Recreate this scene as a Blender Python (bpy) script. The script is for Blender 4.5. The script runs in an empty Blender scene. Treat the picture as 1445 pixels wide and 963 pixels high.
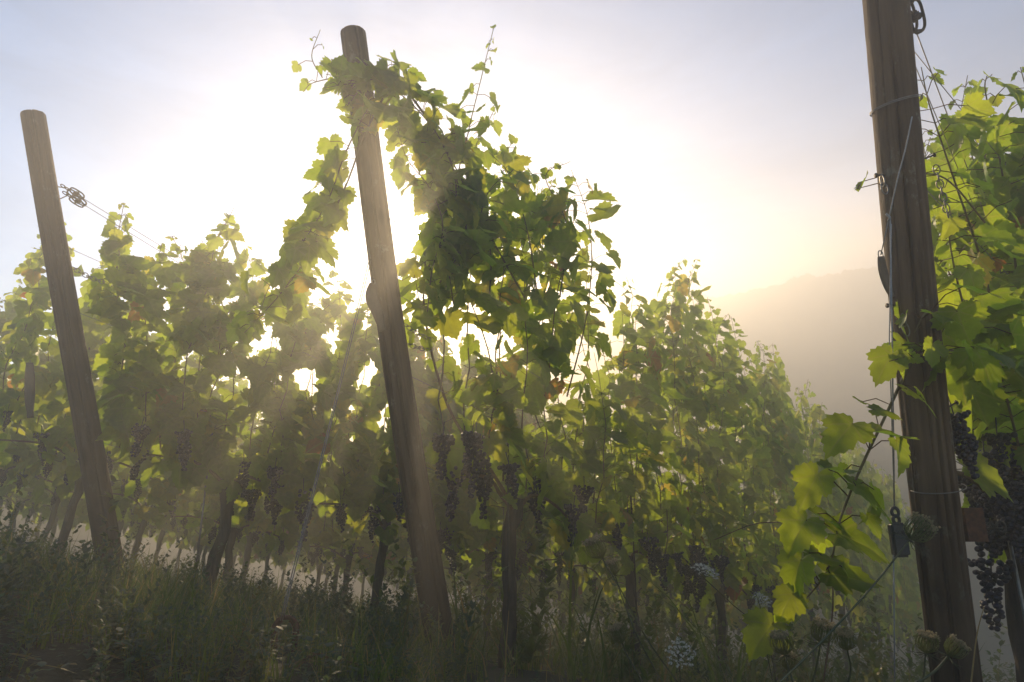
import bpy, bmesh, math, random
import numpy as np
from mathutils import Vector, Matrix

random.seed(7)
SC = bpy.context.scene
COL = SC.collection
R_ = math.radians

# ------------------------------------------------------------------ camera model
PITCH = R_(16.0)
CP, SP = math.cos(PITCH), math.sin(PITCH)
F, CX, CY = 963.33, 722.5, 481.5


def un(px, py, d):
    """point seen at pixel (px,py) at depth d along the optical axis"""
    x = (px - CX) / F * d
    u = (CY - py) / F * d
    return np.array([x, CP * d - SP * u, SP * d + CP * u])


def proj(p):
    p = np.asarray(p, float)
    d = CP * p[..., 1] + SP * p[..., 2]
    u = -SP * p[..., 1] + CP * p[..., 2]
    d = np.where(d < 0.05, 0.05, d)
    return CX + F * p[..., 0] / d, CY - F * u / d, d


cam_d = bpy.data.cameras.new('camera')
cam = bpy.data.objects.new('camera', cam_d)
COL.objects.link(cam)
cam_d.sensor_width = 36
cam_d.lens = 24
cam_d.clip_start = 0.02
cam_d.clip_end = 3000
cam.rotation_euler = (R_(90) + PITCH, 0, 0)
SC.camera = cam

# ------------------------------------------------------------------ site layout
MID_B = un(625, 940, 2.75)
LEFT_B = un(160, 850, 3.30)
RIGHT_B = un(1367, 1098, 1.76)
RD = np.array([.608, .794, 0.0])
RD /= np.linalg.norm(RD)
AZ = math.atan2(RD[1], RD[0])
SLOPE = -0.195
ND = np.array([-RD[1], RD[0], 0])          # across the rows, to the left
PL = LEFT_B - MID_B
_A = np.array([[PL[0], PL[1]], [RD[0], RD[1]]])
GA, GB = np.linalg.solve(_A, np.array([PL[2], SLOPE]))
SUN = un(588, 330, 1.0)
SUN /= np.linalg.norm(SUN)


def gz(x, y):
    x = np.asarray(x, float)
    y = np.asarray(y, float)
    z = MID_B[2] + GA * (x - MID_B[0]) + GB * (y - MID_B[1])
    z = np.where(z > 0, 1.1 * np.tanh(z / 1.1), 8.0 * np.tanh(z / 8.0))
    sm = lambda v, a, b: np.clip((v - a) / (b - a), 0, 1) ** 2 * (3 - 2 * np.clip((v - a) / (b - a), 0, 1))
    z = z + 2.6 * sm(-x, 9.0, 15.0) * sm(y, 7.0, 15.0)
    d2 = (x - 0.15) ** 2 + (y - 0.1) ** 2
    z = z - 0.42 * np.exp(-d2 / 0.9)
    # headland drops to the right where the path cuts in
    z = z - 0.25 * np.exp(-((x - 1.0) ** 2 / 0.8 + (y - 1.0) ** 2 / 0.5))
    z = z + 0.012 * np.sin(7.3 * x + 1.1) * np.sin(6.1 * y) + 0.02 * np.sin(2.7 * x + .4) * np.sin(2.2 * y + 1)
    return z


# ------------------------------------------------------------------ object helpers
def link(name, me, mat=None, parent=None):
    o = bpy.data.objects.new(name, me)
    COL.objects.link(o)
    if mat is not None and me is not None:
        me.materials.append(mat)
    if parent is not None:
        o.parent = parent
    return o


def tag(o, label=None, cat=None, group=None, kind=None):
    if label: o['label'] = label
    if cat: o['category'] = cat
    if group: o['group'] = group
    if kind: o['kind'] = kind
    return o


def empty(name, loc, rz=0.0):
    o = bpy.data.objects.new(name, None)
    COL.objects.link(o)
    o.empty_display_size = 0.05
    o.location = tuple(loc)
    o.rotation_euler = (0, 0, rz)
    return o


def copy_tree(o, parent=None):
    c = o.copy()
    COL.objects.link(c)
    if parent is not None:
        c.parent = parent
    for ch in list(o.children):
        copy_tree(ch, c)
    return c


class MB:
    def __init__(s):
        s.v, s.f, s.n = [], [], 0

    def add(s, v, f):
        v = np.asarray(v, float).reshape(-1, 3)
        s.v.append(v)
        k = s.n
        s.f.extend([tuple(int(i) + k for i in q) for q in f])
        s.n += len(v)

    def tube(s, pts, rad, n=8, cap=True, rough=0.0, seed=0):
        pts = np.asarray(pts, float)
        m = len(pts)
        rad = np.full(m, rad, float) if np.isscalar(rad) else np.asarray(rad, float)
        tan = np.gradient(pts, axis=0)
        tan /= np.linalg.norm(tan, axis=1)[:, None] + 1e-12
        up = np.array([0, 0, 1.0]) if abs(tan[0][2]) < .9 else np.array([1.0, 0, 0])
        a = np.cross(up, tan[0]); a /= np.linalg.norm(a)
        rg = np.random.RandomState(seed + 11)
        V = []
        ang = np.arange(n) / n * 2 * math.pi
        for i in range(m):
            a = a - tan[i] * np.dot(a, tan[i]); a /= np.linalg.norm(a) + 1e-12
            b = np.cross(tan[i], a)
            rr = rad[i] * (1 + rough * (rg.rand(n) - .5) * 2)
            V.append(pts[i] + np.outer(np.cos(ang) * rr, a) + np.outer(np.sin(ang) * rr, b))
        Fc = []
        for i in range(m - 1):
            for j in range(n):
                j2 = (j + 1) % n
                Fc.append((i * n + j, i * n + j2, (i + 1) * n + j2, (i + 1) * n + j))
        if cap:
            Fc.append(tuple(range(n - 1, -1, -1)))
            Fc.append(tuple((m - 1) * n + j for j in range(n)))
        s.add(np.concatenate(V), Fc)

    def box(s, c, size, rot=None):
        c = np.asarray(c, float); h = np.asarray(size, float) / 2
        q = np.array([[x, y, z] for x in (-1, 1) for y in (-1, 1) for z in (-1, 1)]) * h
        if rot is not None: q = q @ np.asarray(rot).T
        s.add(q + c, [(0, 1, 3, 2), (4, 6, 7, 5), (0, 4, 5, 1), (2, 3, 7, 6), (0, 2, 6, 4), (1, 5, 7, 3)])

    def build(s, name, mat=None, parent=None, smooth=True):
        me = bpy.data.meshes.new(name)
        v = np.concatenate(s.v) if s.v else np.zeros((0, 3))
        me.from_pydata([tuple(p) for p in v], [], s.f)
        if smooth:
            me.polygons.foreach_set('use_smooth', [True] * len(me.polygons))
        me.update()
        return link(name, me, mat, parent)


def tri_mesh(name, V, T, attrs=None, smooth=True):
    """fast triangle mesh from numpy"""
    me = bpy.data.meshes.new(name)
    nv, nt = len(V), len(T)
    me.vertices.add(nv)
    me.vertices.foreach_set('co', np.ascontiguousarray(V, np.float32).ravel())
    me.loops.add(nt * 3)
    me.loops.foreach_set('vertex_index', np.ascontiguousarray(T, np.int32).ravel())
    me.polygons.add(nt)
    me.polygons.foreach_set('loop_start', np.arange(0, nt * 3, 3, dtype=np.int32))
    me.polygons.foreach_set('loop_total', np.full(nt, 3, np.int32))
    me.polygons.foreach_set('use_smooth', np.full(nt, smooth, bool))
    for k, (typ, arr) in (attrs or {}).items():
        a = me.attributes.new(k, typ, 'POINT')
        a.data.foreach_set('value' if typ == 'FLOAT' else 'vector', np.ascontiguousarray(arr, np.float32).ravel())
    me.update()
    me.validate()
    return me


def spline(pts, n=24):
    """Catmull-Rom through points"""
    P = np.asarray(pts, float)
    if len(P) == 2:
        return P[0] + np.linspace(0, 1, n)[:, None] * (P[1] - P[0])
    Q = np.vstack([2 * P[0] - P[1], P, 2 * P[-1] - P[-2]])
    out = []
    segs = len(P) - 1
    for u in np.linspace(0, segs - 1e-6, n):
        i = int(u); t = u - i
        a, b, c, d = Q[i], Q[i + 1], Q[i + 2], Q[i + 3]
        out.append(.5 * ((2 * b) + (-a + c) * t + (2 * a - 5 * b + 4 * c - d) * t * t + (-a + 3 * b - 3 * c + d) * t ** 3))
    return np.array(out)


# ------------------------------------------------------------------ materials
def new_mat(name):
    m = bpy.data.materials.new(name)
    m.use_nodes = True
    nt = m.node_tree
    nt.nodes.clear()
    out = nt.nodes.new('ShaderNodeOutputMaterial')
    return m, nt, out


def N(nt, typ, **kw):
    n = nt.nodes.new(typ)
    for k, v in kw.items():
        if k in n.inputs:
            n.inputs[k].default_value = v
        else:
            setattr(n, k, v)
    return n


def ramp(nt, stops, fac):
    r = nt.nodes.new('ShaderNodeValToRGB')
    e = r.color_ramp.elements
    while len(e) < len(stops): e.new(0.5)
    for i, (p, c) in enumerate(stops):
        e[i].position = p
        e[i].color = (*c, 1)
    nt.links.new(fac, r.inputs['Fac'])
    return r


def math_n(nt, op, a, b=None):
    n = nt.nodes.new('ShaderNodeMath'); n.operation = op
    for i, v in enumerate((a, b)):
        if v is None: continue
        if isinstance(v, (int, float)): n.inputs[i].default_value = v
        else: nt.links.new(v, n.inputs[i])
    return n.outputs[0]


def simple_mat(name, c1, c2, rough=.7, scale=(8, 8, 8), detail=6, bump=.3, metal=0.0, coords='Object', spec=.5, bdist=.004):
    m, nt, out = new_mat(name)
    tc = N(nt, 'ShaderNodeTexCoord')
    mp = N(nt, 'ShaderNodeMapping'); mp.inputs['Scale'].default_value = scale
    nt.links.new(tc.outputs[coords], mp.inputs['Vector'])
    no = N(nt, 'ShaderNodeTexNoise', Scale=1.0, Detail=detail, Roughness=.65)
    nt.links.new(mp.outputs[0], no.inputs['Vector'])
    rp = ramp(nt, [(.3, c1), (.7, c2)], no.outputs['Fac'])
    b = N(nt, 'ShaderNodeBsdfPrincipled', Roughness=rough, Metallic=metal)
    b.inputs['Specular IOR Level'].default_value = spec
    nt.links.new(rp.outputs[0], b.inputs['Base Color'])
    if bump:
        bp = N(nt, 'ShaderNodeBump', Strength=bump, Distance=bdist)
        nt.links.new(no.outputs['Fac'], bp.inputs['Height'])
        nt.links.new(bp.outputs[0], b.inputs['Normal'])
    nt.links.new(b.outputs[0], out.inputs[0])
    return m


def leaf_mat(name, stops, tstops, transl=.5, rough=.45, veins=True, spec=.35):
    m, nt, out = new_mat(name)
    at = N(nt, 'ShaderNodeAttribute', attribute_name='tint')
    c = ramp(nt, stops, at.outputs['Fac'])
    t = ramp(nt, tstops, at.outputs['Fac'])
    cc, tt = c.outputs[0], t.outputs[0]
    b = N(nt, 'ShaderNodeBsdfPrincipled', Roughness=rough)
    b.inputs['Specular IOR Level'].default_value = spec
    tr = N(nt, 'ShaderNodeBsdfTranslucent')
    if veins:
        uv = N(nt, 'ShaderNodeAttribute', attribute_name='leaf_uv')
        sp = N(nt, 'ShaderNodeSeparateXYZ'); nt.links.new(uv.outputs['Vector'], sp.inputs[0])
        ax = math_n(nt, 'ABSOLUTE', sp.outputs[0])
        ang = math_n(nt, 'ARCTAN2', ax, sp.outputs[1])
        pp = math_n(nt, 'PINGPONG', ang, 0.46)
        rad = N(nt, 'ShaderNodeVectorMath', operation='LENGTH'); nt.links.new(uv.outputs['Vector'], rad.inputs[0])
        dist = math_n(nt, 'MULTIPLY', math_n(nt, 'SINE', pp), rad.outputs['Value'])
        mr = N(nt, 'ShaderNodeMapRange')
        mr.inputs['From Min'].default_value = .006; mr.inputs['From Max'].default_value = .03
        mr.inputs['To Min'].default_value = 1; mr.inputs['To Max'].default_value = 0
        nt.links.new(dist, mr.inputs['Value'])
        # fine side veins
        wv = N(nt, 'ShaderNodeTexWave', Scale=2.6, Distortion=4.0, Detail=2.0)
        wv.inputs['Detail Scale'].default_value = 2.0
        nt.links.new(uv.outputs['Vector'], wv.inputs['Vector'])
        tco = N(nt, 'ShaderNodeTexCoord')
        nz = N(nt, 'ShaderNodeTexNoise', Scale=45.0, Detail=5.0); nt.links.new(tco.outputs['Object'], nz.inputs['Vector'])
        ns = N(nt, 'ShaderNodeTexNoise', Scale=28.0, Detail=6.0, Roughness=.7); nt.links.new(tco.outputs['Object'], ns.inputs['Vector'])
        spot = N(nt, 'ShaderNodeMapRange'); spot.inputs['From Min'].default_value = .66; spot.inputs['From Max'].default_value = .71
        spot.inputs['To Max'].default_value = .8
        nt.links.new(ns.outputs['Fac'], spot.inputs['Value'])
        vm = math_n(nt, 'ADD', math_n(nt, 'MULTIPLY', mr.outputs[0], .65), math_n(nt, 'MULTIPLY', wv.outputs['Fac'], .08))
        mott = math_n(nt, 'ADD', math_n(nt, 'MULTIPLY', nz.outputs['Fac'], .7), .72)
        for src, which in ((cc, 'c'), (tt, 't')):
            mx = N(nt, 'ShaderNodeMix', data_type='RGBA')
            nt.links.new(vm, mx.inputs['Factor'])
            mu = N(nt, 'ShaderNodeMix', data_type='RGBA', blend_type='MULTIPLY')
            mu.inputs['Factor'].default_value = 1
            nt.links.new(src, mu.inputs[6])
            nt.links.new(mott, mu.inputs[7])
            nt.links.new(mu.outputs[2], mx.inputs[6])
            mx.inputs[7].default_value = (.16, .19, .06, 1) if which == 'c' else (.58, .62, .08, 1)
            br = N(nt, 'ShaderNodeMix', data_type='RGBA')
            nt.links.new(spot.outputs[0], br.inputs['Factor']); nt.links.new(mx.outputs[2], br.inputs[6])
            br.inputs[7].default_value = (.10, .055, .02, 1) if which == 'c' else (.30, .14, .03, 1)
            if which == 'c': cc = br.outputs[2]
            else: tt = br.outputs[2]
        bp = N(nt, 'ShaderNodeBump', Strength=.35, Distance=.004)
        nt.links.new(math_n(nt, 'ADD', math_n(nt, 'MULTIPLY', vm, -1.0), nz.outputs['Fac']), bp.inputs['Height'])
        nt.links.new(bp.outputs[0], b.inputs['Normal'])
    nt.links.new(cc, b.inputs['Base Color'])
    nt.links.new(tt, tr.inputs['Color'])
    mx = N(nt, 'ShaderNodeMixShader', Fac=transl)
    nt.links.new(b.outputs[0], mx.inputs[1]); nt.links.new(tr.outputs[0], mx.inputs[2])
    nt.links.new(mx.outputs[0], out.inputs[0])
    return m


G_STOPS = [(0, (.035, .075, .018)), (.5, (.05, .10, .02)), (.8, (.09, .12, .022)), (.90, (.20, .15, .03)), (.96, (.16, .045, .02)), (1.0, (.10, .045, .02))]
T_STOPS = [(0, (.38, .54, .02)), (.5, (.56, .68, .025)), (.8, (.74, .70, .035)), (.90, (.8, .48, .05)), (.96, (.50, .11, .03)), (1.0, (.10, .04, .015))]
M_LEAF = leaf_mat('grape_leaf', G_STOPS, T_STOPS, transl=.6)
M_WEED = leaf_mat('weed_leaf', [(0, (.03, .045, .03)), (.5, (.07, .10, .075)), (.75, (.10, .105, .04)), (.92, (.13, .09, .03)), (1, (.10, .05, .025))],
                  [(0, (.14, .2, .07)), (.5, (.24, .34, .14)), (.75, (.42, .40, .06)), (.92, (.42, .26, .06)), (1, (.24, .1, .03))], transl=.4, veins=False, rough=.6)
M_GRASS = leaf_mat('grass_blade', [(0, (.05, .085, .02)), (.5, (.085, .12, .028)), (.85, (.22, .18, .07)), (1, (.32, .23, .09))],
                   [(0, (.22, .32, .04)), (.5, (.32, .42, .05)), (.85, (.5, .4, .12)), (1, (.6, .42, .15))], transl=.45, veins=False, rough=.5)


def wood_mat(name, c1, c2, c3):
    m, nt, out = new_mat(name)
    tc = N(nt, 'ShaderNodeTexCoord')
    mp = N(nt, 'ShaderNodeMapping'); mp.inputs['Scale'].default_value = (38, 38, 1.6)
    nt.links.new(tc.outputs['Object'], mp.inputs['Vector'])
    n1 = N(nt, 'ShaderNodeTexNoise', Scale=1.0, Detail=8.0, Roughness=.7, Distortion=.6); nt.links.new(mp.outputs[0], n1.inputs['Vector'])
    mp2 = N(nt, 'ShaderNodeMapping'); mp2.inputs['Scale'].default_value = (5, 5, 2.2)
    nt.links.new(tc.outputs['Object'], mp2.inputs['Vector'])
    n2 = N(nt, 'ShaderNodeTexNoise', Scale=1.0, Detail=5.0, Roughness=.6); nt.links.new(mp2.outputs[0], n2.inputs['Vector'])
    mp3 = N(nt, 'ShaderNodeMapping'); mp3.inputs['Scale'].default_value = (26, 26, .5)
    nt.links.new(tc.outputs['Object'], mp3.inputs['Vector'])
    n3 = N(nt, 'ShaderNodeTexNoise', Scale=1.0, Detail=3.0, Distortion=.3); nt.links.new(mp3.outputs[0], n3.inputs['Vector'])
    crack = N(nt, 'ShaderNodeMapRange')
    crack.inputs['From Min'].default_value = .34; crack.inputs['From Max'].default_value = .40
    nt.links.new(n3.outputs['Fac'], crack.inputs['Value'])
    rp = ramp(nt, [(.28, c1), (.5, c2), (.75, c3)], n1.outputs['Fac'])
    mu = N(nt, 'ShaderNodeMix', data_type='RGBA', blend_type='MULTIPLY'); mu.inputs['Factor'].default_value = .8
    r2 = ramp(nt, [(.3, (.55, .5, .46)), (.7, (1.15, 1.1, 1.0))], n2.outputs['Fac'])
    nt.links.new(rp.outputs[0], mu.inputs[6]); nt.links.new(r2.outputs[0], mu.inputs[7])
    mc = N(nt, 'ShaderNodeMix', data_type='RGBA', blend_type='MULTIPLY'); mc.inputs['Factor'].default_value = .75
    rc = ramp(nt, [(0, (.25, .22, .2)), (1, (1, 1, 1))], crack.outputs[0])
    nt.links.new(mu.outputs[2], mc.inputs[6]); nt.links.new(rc.outputs[0], mc.inputs[7])
    mp4 = N(nt, 'ShaderNodeMapping'); mp4.inputs['Scale'].default_value = (9, 9, 3.2)
    nt.links.new(tc.outputs['Object'], mp4.inputs['Vector'])
    vo = N(nt, 'ShaderNodeTexVoronoi', Scale=1.0); nt.links.new(mp4.outputs[0], vo.inputs['Vector'])
    kn = ramp(nt, [(.05, (.22, .17, .13)), (.16, (.75, .7, .66)), (.2, (1, 1, 1))], vo.outputs['Distance'])
    mk = N(nt, 'ShaderNodeMix', data_type='RGBA', blend_type='MULTIPLY'); mk.inputs['Factor'].default_value = .9
    nt.links.new(mc.outputs[2], mk.inputs[6]); nt.links.new(kn.outputs[0], mk.inputs[7])
    mp5 = N(nt, 'ShaderNodeMapping'); mp5.inputs['Scale'].default_value = (14, 14, 10)
    nt.links.new(tc.outputs['Object'], mp5.inputs['Vector'])
    n5 = N(nt, 'ShaderNodeTexNoise', Scale=1.0, Detail=7.0, Roughness=.75); nt.links.new(mp5.outputs[0], n5.inputs['Vector'])
    lic = N(nt, 'ShaderNodeMapRange'); lic.inputs['From Min'].default_value = .58; lic.inputs['From Max'].default_value = .66
    lic.inputs['To Max'].default_value = .55
    nt.links.new(n5.outputs['Fac'], lic.inputs['Value'])
    ml = N(nt, 'ShaderNodeMix', data_type='RGBA'); nt.links.new(lic.outputs[0], ml.inputs['Factor'])
    nt.links.new(mk.outputs[2], ml.inputs[6]); ml.inputs[7].default_value = (.27, .26, .20, 1)
    so_ = N(nt, 'ShaderNodeSeparateXYZ'); nt.links.new(tc.outputs['Object'], so_.inputs[0])
    dz = math_n(nt, 'ADD', so_.outputs['Z'], math_n(nt, 'MULTIPLY', n5.outputs['Fac'], -.9))
    dr = N(nt, 'ShaderNodeMapRange'); dr.inputs['From Min'].default_value = -.45; dr.inputs['From Max'].default_value = .25
    dr.inputs['To Min'].default_value = .85; dr.inputs['To Max'].default_value = 0
    nt.links.new(dz, dr.inputs['Value'])
    md = N(nt, 'ShaderNodeMix', data_type='RGBA'); nt.links.new(dr.outputs[0], md.inputs['Factor'])
    nt.links.new(ml.outputs[2], md.inputs[6]); md.inputs[7].default_value = (.035, .026, .018, 1)
    mc = md
    b = N(nt, 'ShaderNodeBsdfPrincipled', Roughness=.8)
    b.inputs['Specular IOR Level'].default_value = .25
    nt.links.new(mc.outputs[2], b.inputs['Base Color'])
    h = math_n(nt, 'ADD', math_n(nt, 'MULTIPLY', n1.outputs['Fac'], .5), math_n(nt, 'MULTIPLY', crack.outputs[0], .9))
    bp = N(nt, 'ShaderNodeBump', Strength=.9, Distance=.009)
    nt.links.new(h, bp.inputs['Height']); nt.links.new(bp.outputs[0], b.inputs['Normal'])
    nt.links.new(b.outputs[0], out.inputs[0])
    return m


M_POST = wood_mat('weathered_wood', (.075, .046, .028), (.14, .09, .056), (.21, .145, .095))
M_BARK = simple_mat('vine_bark', (.03, .02, .014), (.12, .085, .06), rough=.9, scale=(60, 60, 9), bump=1.0, bdist=.012)
M_CANE = simple_mat('cane_bark', (.10, .05, .025), (.22, .12, .06), rough=.6, scale=(90, 90, 30), bump=.3)
M_SHOOT = simple_mat('green_shoot', (.10, .09, .025), (.17, .10, .04), rough=.55, scale=(40, 40, 40), bump=.1)
M_GRAPE = simple_mat('dark_grape_skin', (.008, .006, .014), (.032, .028, .05), rough=.42, scale=(70, 70, 70), bump=0, spec=.4)
M_STEM = simple_mat('weed_stem', (.05, .06, .025), (.12, .12, .05), rough=.6, scale=(60, 60, 20), bump=.1)
M_STRAW = simple_mat('dry_straw', (.28, .17, .06), (.45, .30, .12), rough=.6, scale=(50, 50, 8), bump=.1)
M_STEEL = simple_mat('dull_steel', (.16, .15, .14), (.32, .30, .28), rough=.45, metal=.8, scale=(40, 40, 40), bump=.1)
M_IRON = simple_mat('dark_iron', (.03, .026, .024), (.075, .06, .05), rough=.6, metal=.4, scale=(60, 60, 60), bump=.3)
M_RUST = simple_mat('rusty_iron', (.05, .022, .013), (.18, .07, .03), rough=.85, scale=(90, 90, 90), bump=.8, metal=.1)
M_CORD = simple_mat('grey_cord', (.22, .22, .23), (.36, .36, .37), rough=.7, scale=(200, 200, 200), bump=.2)
M_RUBBER = simple_mat('black_rubber', (.012, .012, .013), (.03, .03, .03), rough=.5, scale=(30, 30, 30), bump=.1)
M_TOGGLE = simple_mat('worn_brown_plate', (.10, .065, .04), (.20, .14, .09), rough=.7, scale=(30, 30, 9), bump=.4)
M_WHITE = leaf_mat('white_petal', [(0, (.7, .7, .66)), (1, (.8, .8, .76))], [(0, (.6, .6, .5)), (1, (.7, .7, .6))], transl=.4, veins=False)
M_HEAD = leaf_mat('carrot_seed_head', [(0, (.10, .13, .05)), (.5, (.22, .22, .12)), (1, (.48, .40, .28))],
                  [(0, (.3, .36, .12)), (.5, (.55, .52, .28)), (1, (.85, .70, .48))], transl=.6, veins=False, rough=.7)

# ground
m, nt, out = new_mat('soil_and_litter')
tc = N(nt, 'ShaderNodeTexCoord')
n1 = N(nt, 'ShaderNodeTexNoise', Scale=3.0, Detail=9.0, Roughness=.7); nt.links.new(tc.outputs['Object'], n1.inputs['Vector'])
n2 = N(nt, 'ShaderNodeTexNoise', Scale=60.0, Detail=6.0, Roughness=.7); nt.links.new(tc.outputs['Object'], n2.inputs['Vector'])
rp = ramp(nt, [(.3, (.035, .028, .018)), (.5, (.06, .055, .028)), (.72, (.075, .085, .03))], n1.outputs['Fac'])
mu = N(nt, 'ShaderNodeMix', data_type='RGBA', blend_type='MULTIPLY'); mu.inputs['Factor'].default_value = .7
r2 = ramp(nt, [(.3, (.4, .4, .4)), (.75, (1.4, 1.35, 1.2))], n2.outputs['Fac'])
nt.links.new(rp.outputs[0], mu.inputs[6]); nt.links.new(r2.outputs[0], mu.inputs[7])
b = N(nt, 'ShaderNodeBsdfPrincipled', Roughness=.95)
nt.links.new(mu.outputs[2], b.inputs['Base Color'])
bp = N(nt, 'ShaderNodeBump', Strength=.8, Distance=.02); nt.links.new(n2.outputs['Fac'], bp.inputs['Height']); nt.links.new(bp.outputs[0], b.inputs['Normal'])
nt.links.new(b.outputs[0], out.inputs[0])
M_SOIL = m
M_FOREST = simple_mat('forest_canopy', (.10, .11, .05), (.22, .21, .11), rough=.95, scale=(.5, .5, .5), bump=.5, bdist=.5)

# ------------------------------------------------------------------ world, sun, haze
w = bpy.data.worlds.new('World')
SC.world = w
w.use_nodes = True
nt = w.node_tree
nt.nodes.clear()
wo = nt.nodes.new('ShaderNodeOutputWorld')
bg = nt.nodes.new('ShaderNodeBackground')
sky = nt.nodes.new('ShaderNodeTexSky')
sky.sky_type = 'NISHITA'
sky.sun_disc = False
sky.sun_elevation = math.asin(SUN[2])
sky.sun_rotation = math.atan2(SUN[0], SUN[1])
sky.air_density = 1.0
sky.dust_density = 0.4
sky.ozone_density = 1.5
bg.inputs['Strength'].default_value = 0.15
# the sun's own disc with its tight aureole, seen in the sky (the lamp itself is not visible)
gt = nt.nodes.new('ShaderNodeTexCoord')
dt = N(nt, 'ShaderNodeVectorMath', operation='DOT_PRODUCT')
nv = N(nt, 'ShaderNodeVectorMath', operation='NORMALIZE')
nt.links.new(gt.outputs['Generated'], nv.inputs[0])
nt.links.new(nv.outputs[0], dt.inputs[0])
dt.inputs[1].default_value = tuple(SUN)
an = math_n(nt, 'ARCCOSINE', math_n(nt, 'MINIMUM', dt.outputs['Value'], .9999999))
disc = N(nt, 'ShaderNodeMapRange', interpolation_type='SMOOTHSTEP')
disc.inputs['From Min'].default_value = R_(.75); disc.inputs['From Max'].default_value = R_(.45)
nt.links.new(an, disc.inputs['Value'])
aur = math_n(nt, 'MULTIPLY', math_n(nt, 'EXPONENT', math_n(nt, 'MULTIPLY', an, -1 / R_(1.1))), .06)
amt = math_n(nt, 'ADD', disc.outputs[0], aur)
wm = N(nt, 'ShaderNodeMapping'); wm.inputs['Scale'].default_value = (2.2, 2.2, 9.0); wm.inputs['Rotation'].default_value = (.1, .2, .4)
nt.links.new(nv.outputs[0], wm.inputs['Vector'])
cn_ = N(nt, 'ShaderNodeTexNoise', Scale=1.3, Detail=6.0, Roughness=.6, Distortion=.5); nt.links.new(wm.outputs[0], cn_.inputs['Vector'])
cl_ = N(nt, 'ShaderNodeVectorMath', operation='SCALE'); nt.links.new(sky.outputs[0], cl_.inputs[0])
nt.links.new(math_n(nt, 'ADD', math_n(nt, 'MULTIPLY', cn_.outputs['Fac'], .5), .78), cl_.inputs['Scale'])
ad = N(nt, 'ShaderNodeMix', data_type='RGBA', blend_type='ADD'); ad.clamp_result = False
ad.inputs['Factor'].default_value = 1
cs = N(nt, 'ShaderNodeVectorMath', operation='SCALE'); cs.inputs[0].default_value = (1.0, .86, .60)
nt.links.new(math_n(nt, 'MULTIPLY', amt, 800.0), cs.inputs['Scale'])
nt.links.new(cl_.outputs[0], ad.inputs[6]); nt.links.new(cs.outputs[0], ad.inputs[7])
nt.links.new(ad.outputs[2], bg.inputs[0])
nt.links.new(bg.outputs[0], wo.inputs[0])

sl = bpy.data.lights.new('sun', 'SUN')
sl.energy = 5.0
sl.angle = R_(0.5)
sl.color = (1.0, .755, .46)
so = bpy.data.objects.new('sun', sl)
COL.objects.link(so)
so.rotation_euler = Vector(SUN).to_track_quat('Z', 'Y').to_euler()
so.location = tuple(SUN * 100)

HAZE_D = 0.048
HAZE_G = 0.66
mb = MB()
# the mist lies low over the vines and thickens towards the opposite slope: a box with one sloping flat lid
x1, y0, y1, z0 = 41, -3, 57, -11
xl = lambda y: -4 - .48 * (y + 3)
lid = lambda x, y: 3.2 + .26 * x + .24 * y
cn = [(xl(y0), y0), (x1, y0), (x1, y1), (xl(y1), y1)]
mb.add([(x, y, z0) for x, y in cn] + [(x, y, lid(x, y)) for x, y in cn],
       [(3, 2, 1, 0), (0, 1, 5, 4), (1, 2, 6, 5), (2, 3, 7, 6), (3, 0, 4, 7), (4, 5, 6, 7)])
m, nt, out = new_mat('morning_mist')
pv = nt.nodes.new('ShaderNodeVolumePrincipled')
pv.inputs['Density'].default_value = HAZE_D
pv.inputs['Anisotropy'].default_value = HAZE_G
pv.inputs['Color'].default_value = (1.0, .97, .93, 1)
nt.links.new(pv.outputs[0], out.inputs['Volume'])
hz = mb.build('haze', m, smooth=False)
tag(hz, 'thin golden morning mist filling the air between the vine rows', 'haze', kind='stuff')

# ------------------------------------------------------------------ ground + hill
def grid_sheet(name, mat, xs, ys, fz):
    X, Y = np.meshgrid(xs, ys)
    X = np.maximum(X, xl(Y) + .3 + .0005 * X)
    Z = fz(X, Y)
    V = np.stack([X, Y, Z], -1).reshape(-1, 3)
    nx, ny = len(xs), len(ys)
    i = (np.arange(ny - 1)[:, None] * nx + np.arange(nx - 1)[None]).ravel()
    T = np.concatenate([np.stack([i, i + 1, i + nx + 1], 1), np.stack([i, i + nx + 1, i + nx], 1)])
    return link(name, tri_mesh(name, V, T), mat)


xs = np.concatenate([np.linspace(-31, -7, 44), np.linspace(-6.9, 5, 150), np.linspace(5.2, 40, 44)])
ys = np.concatenate([np.linspace(-2.7, -2, 4), np.linspace(-1.9, 9, 140), np.linspace(9.2, 56, 64)])
g = grid_sheet('ground', M_SOIL, xs, ys, gz)
tag(g, kind='structure')

HILL_D = 50.0


def hill_top(az):
    # ridge height over azimuth (degrees right of the view axis)
    e = 19.2 - 0.10 * np.maximum(0, 24 - az) - .012 * np.maximum(0, 15 - az) ** 2
    e = np.maximum(e, 2)
    return e


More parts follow.
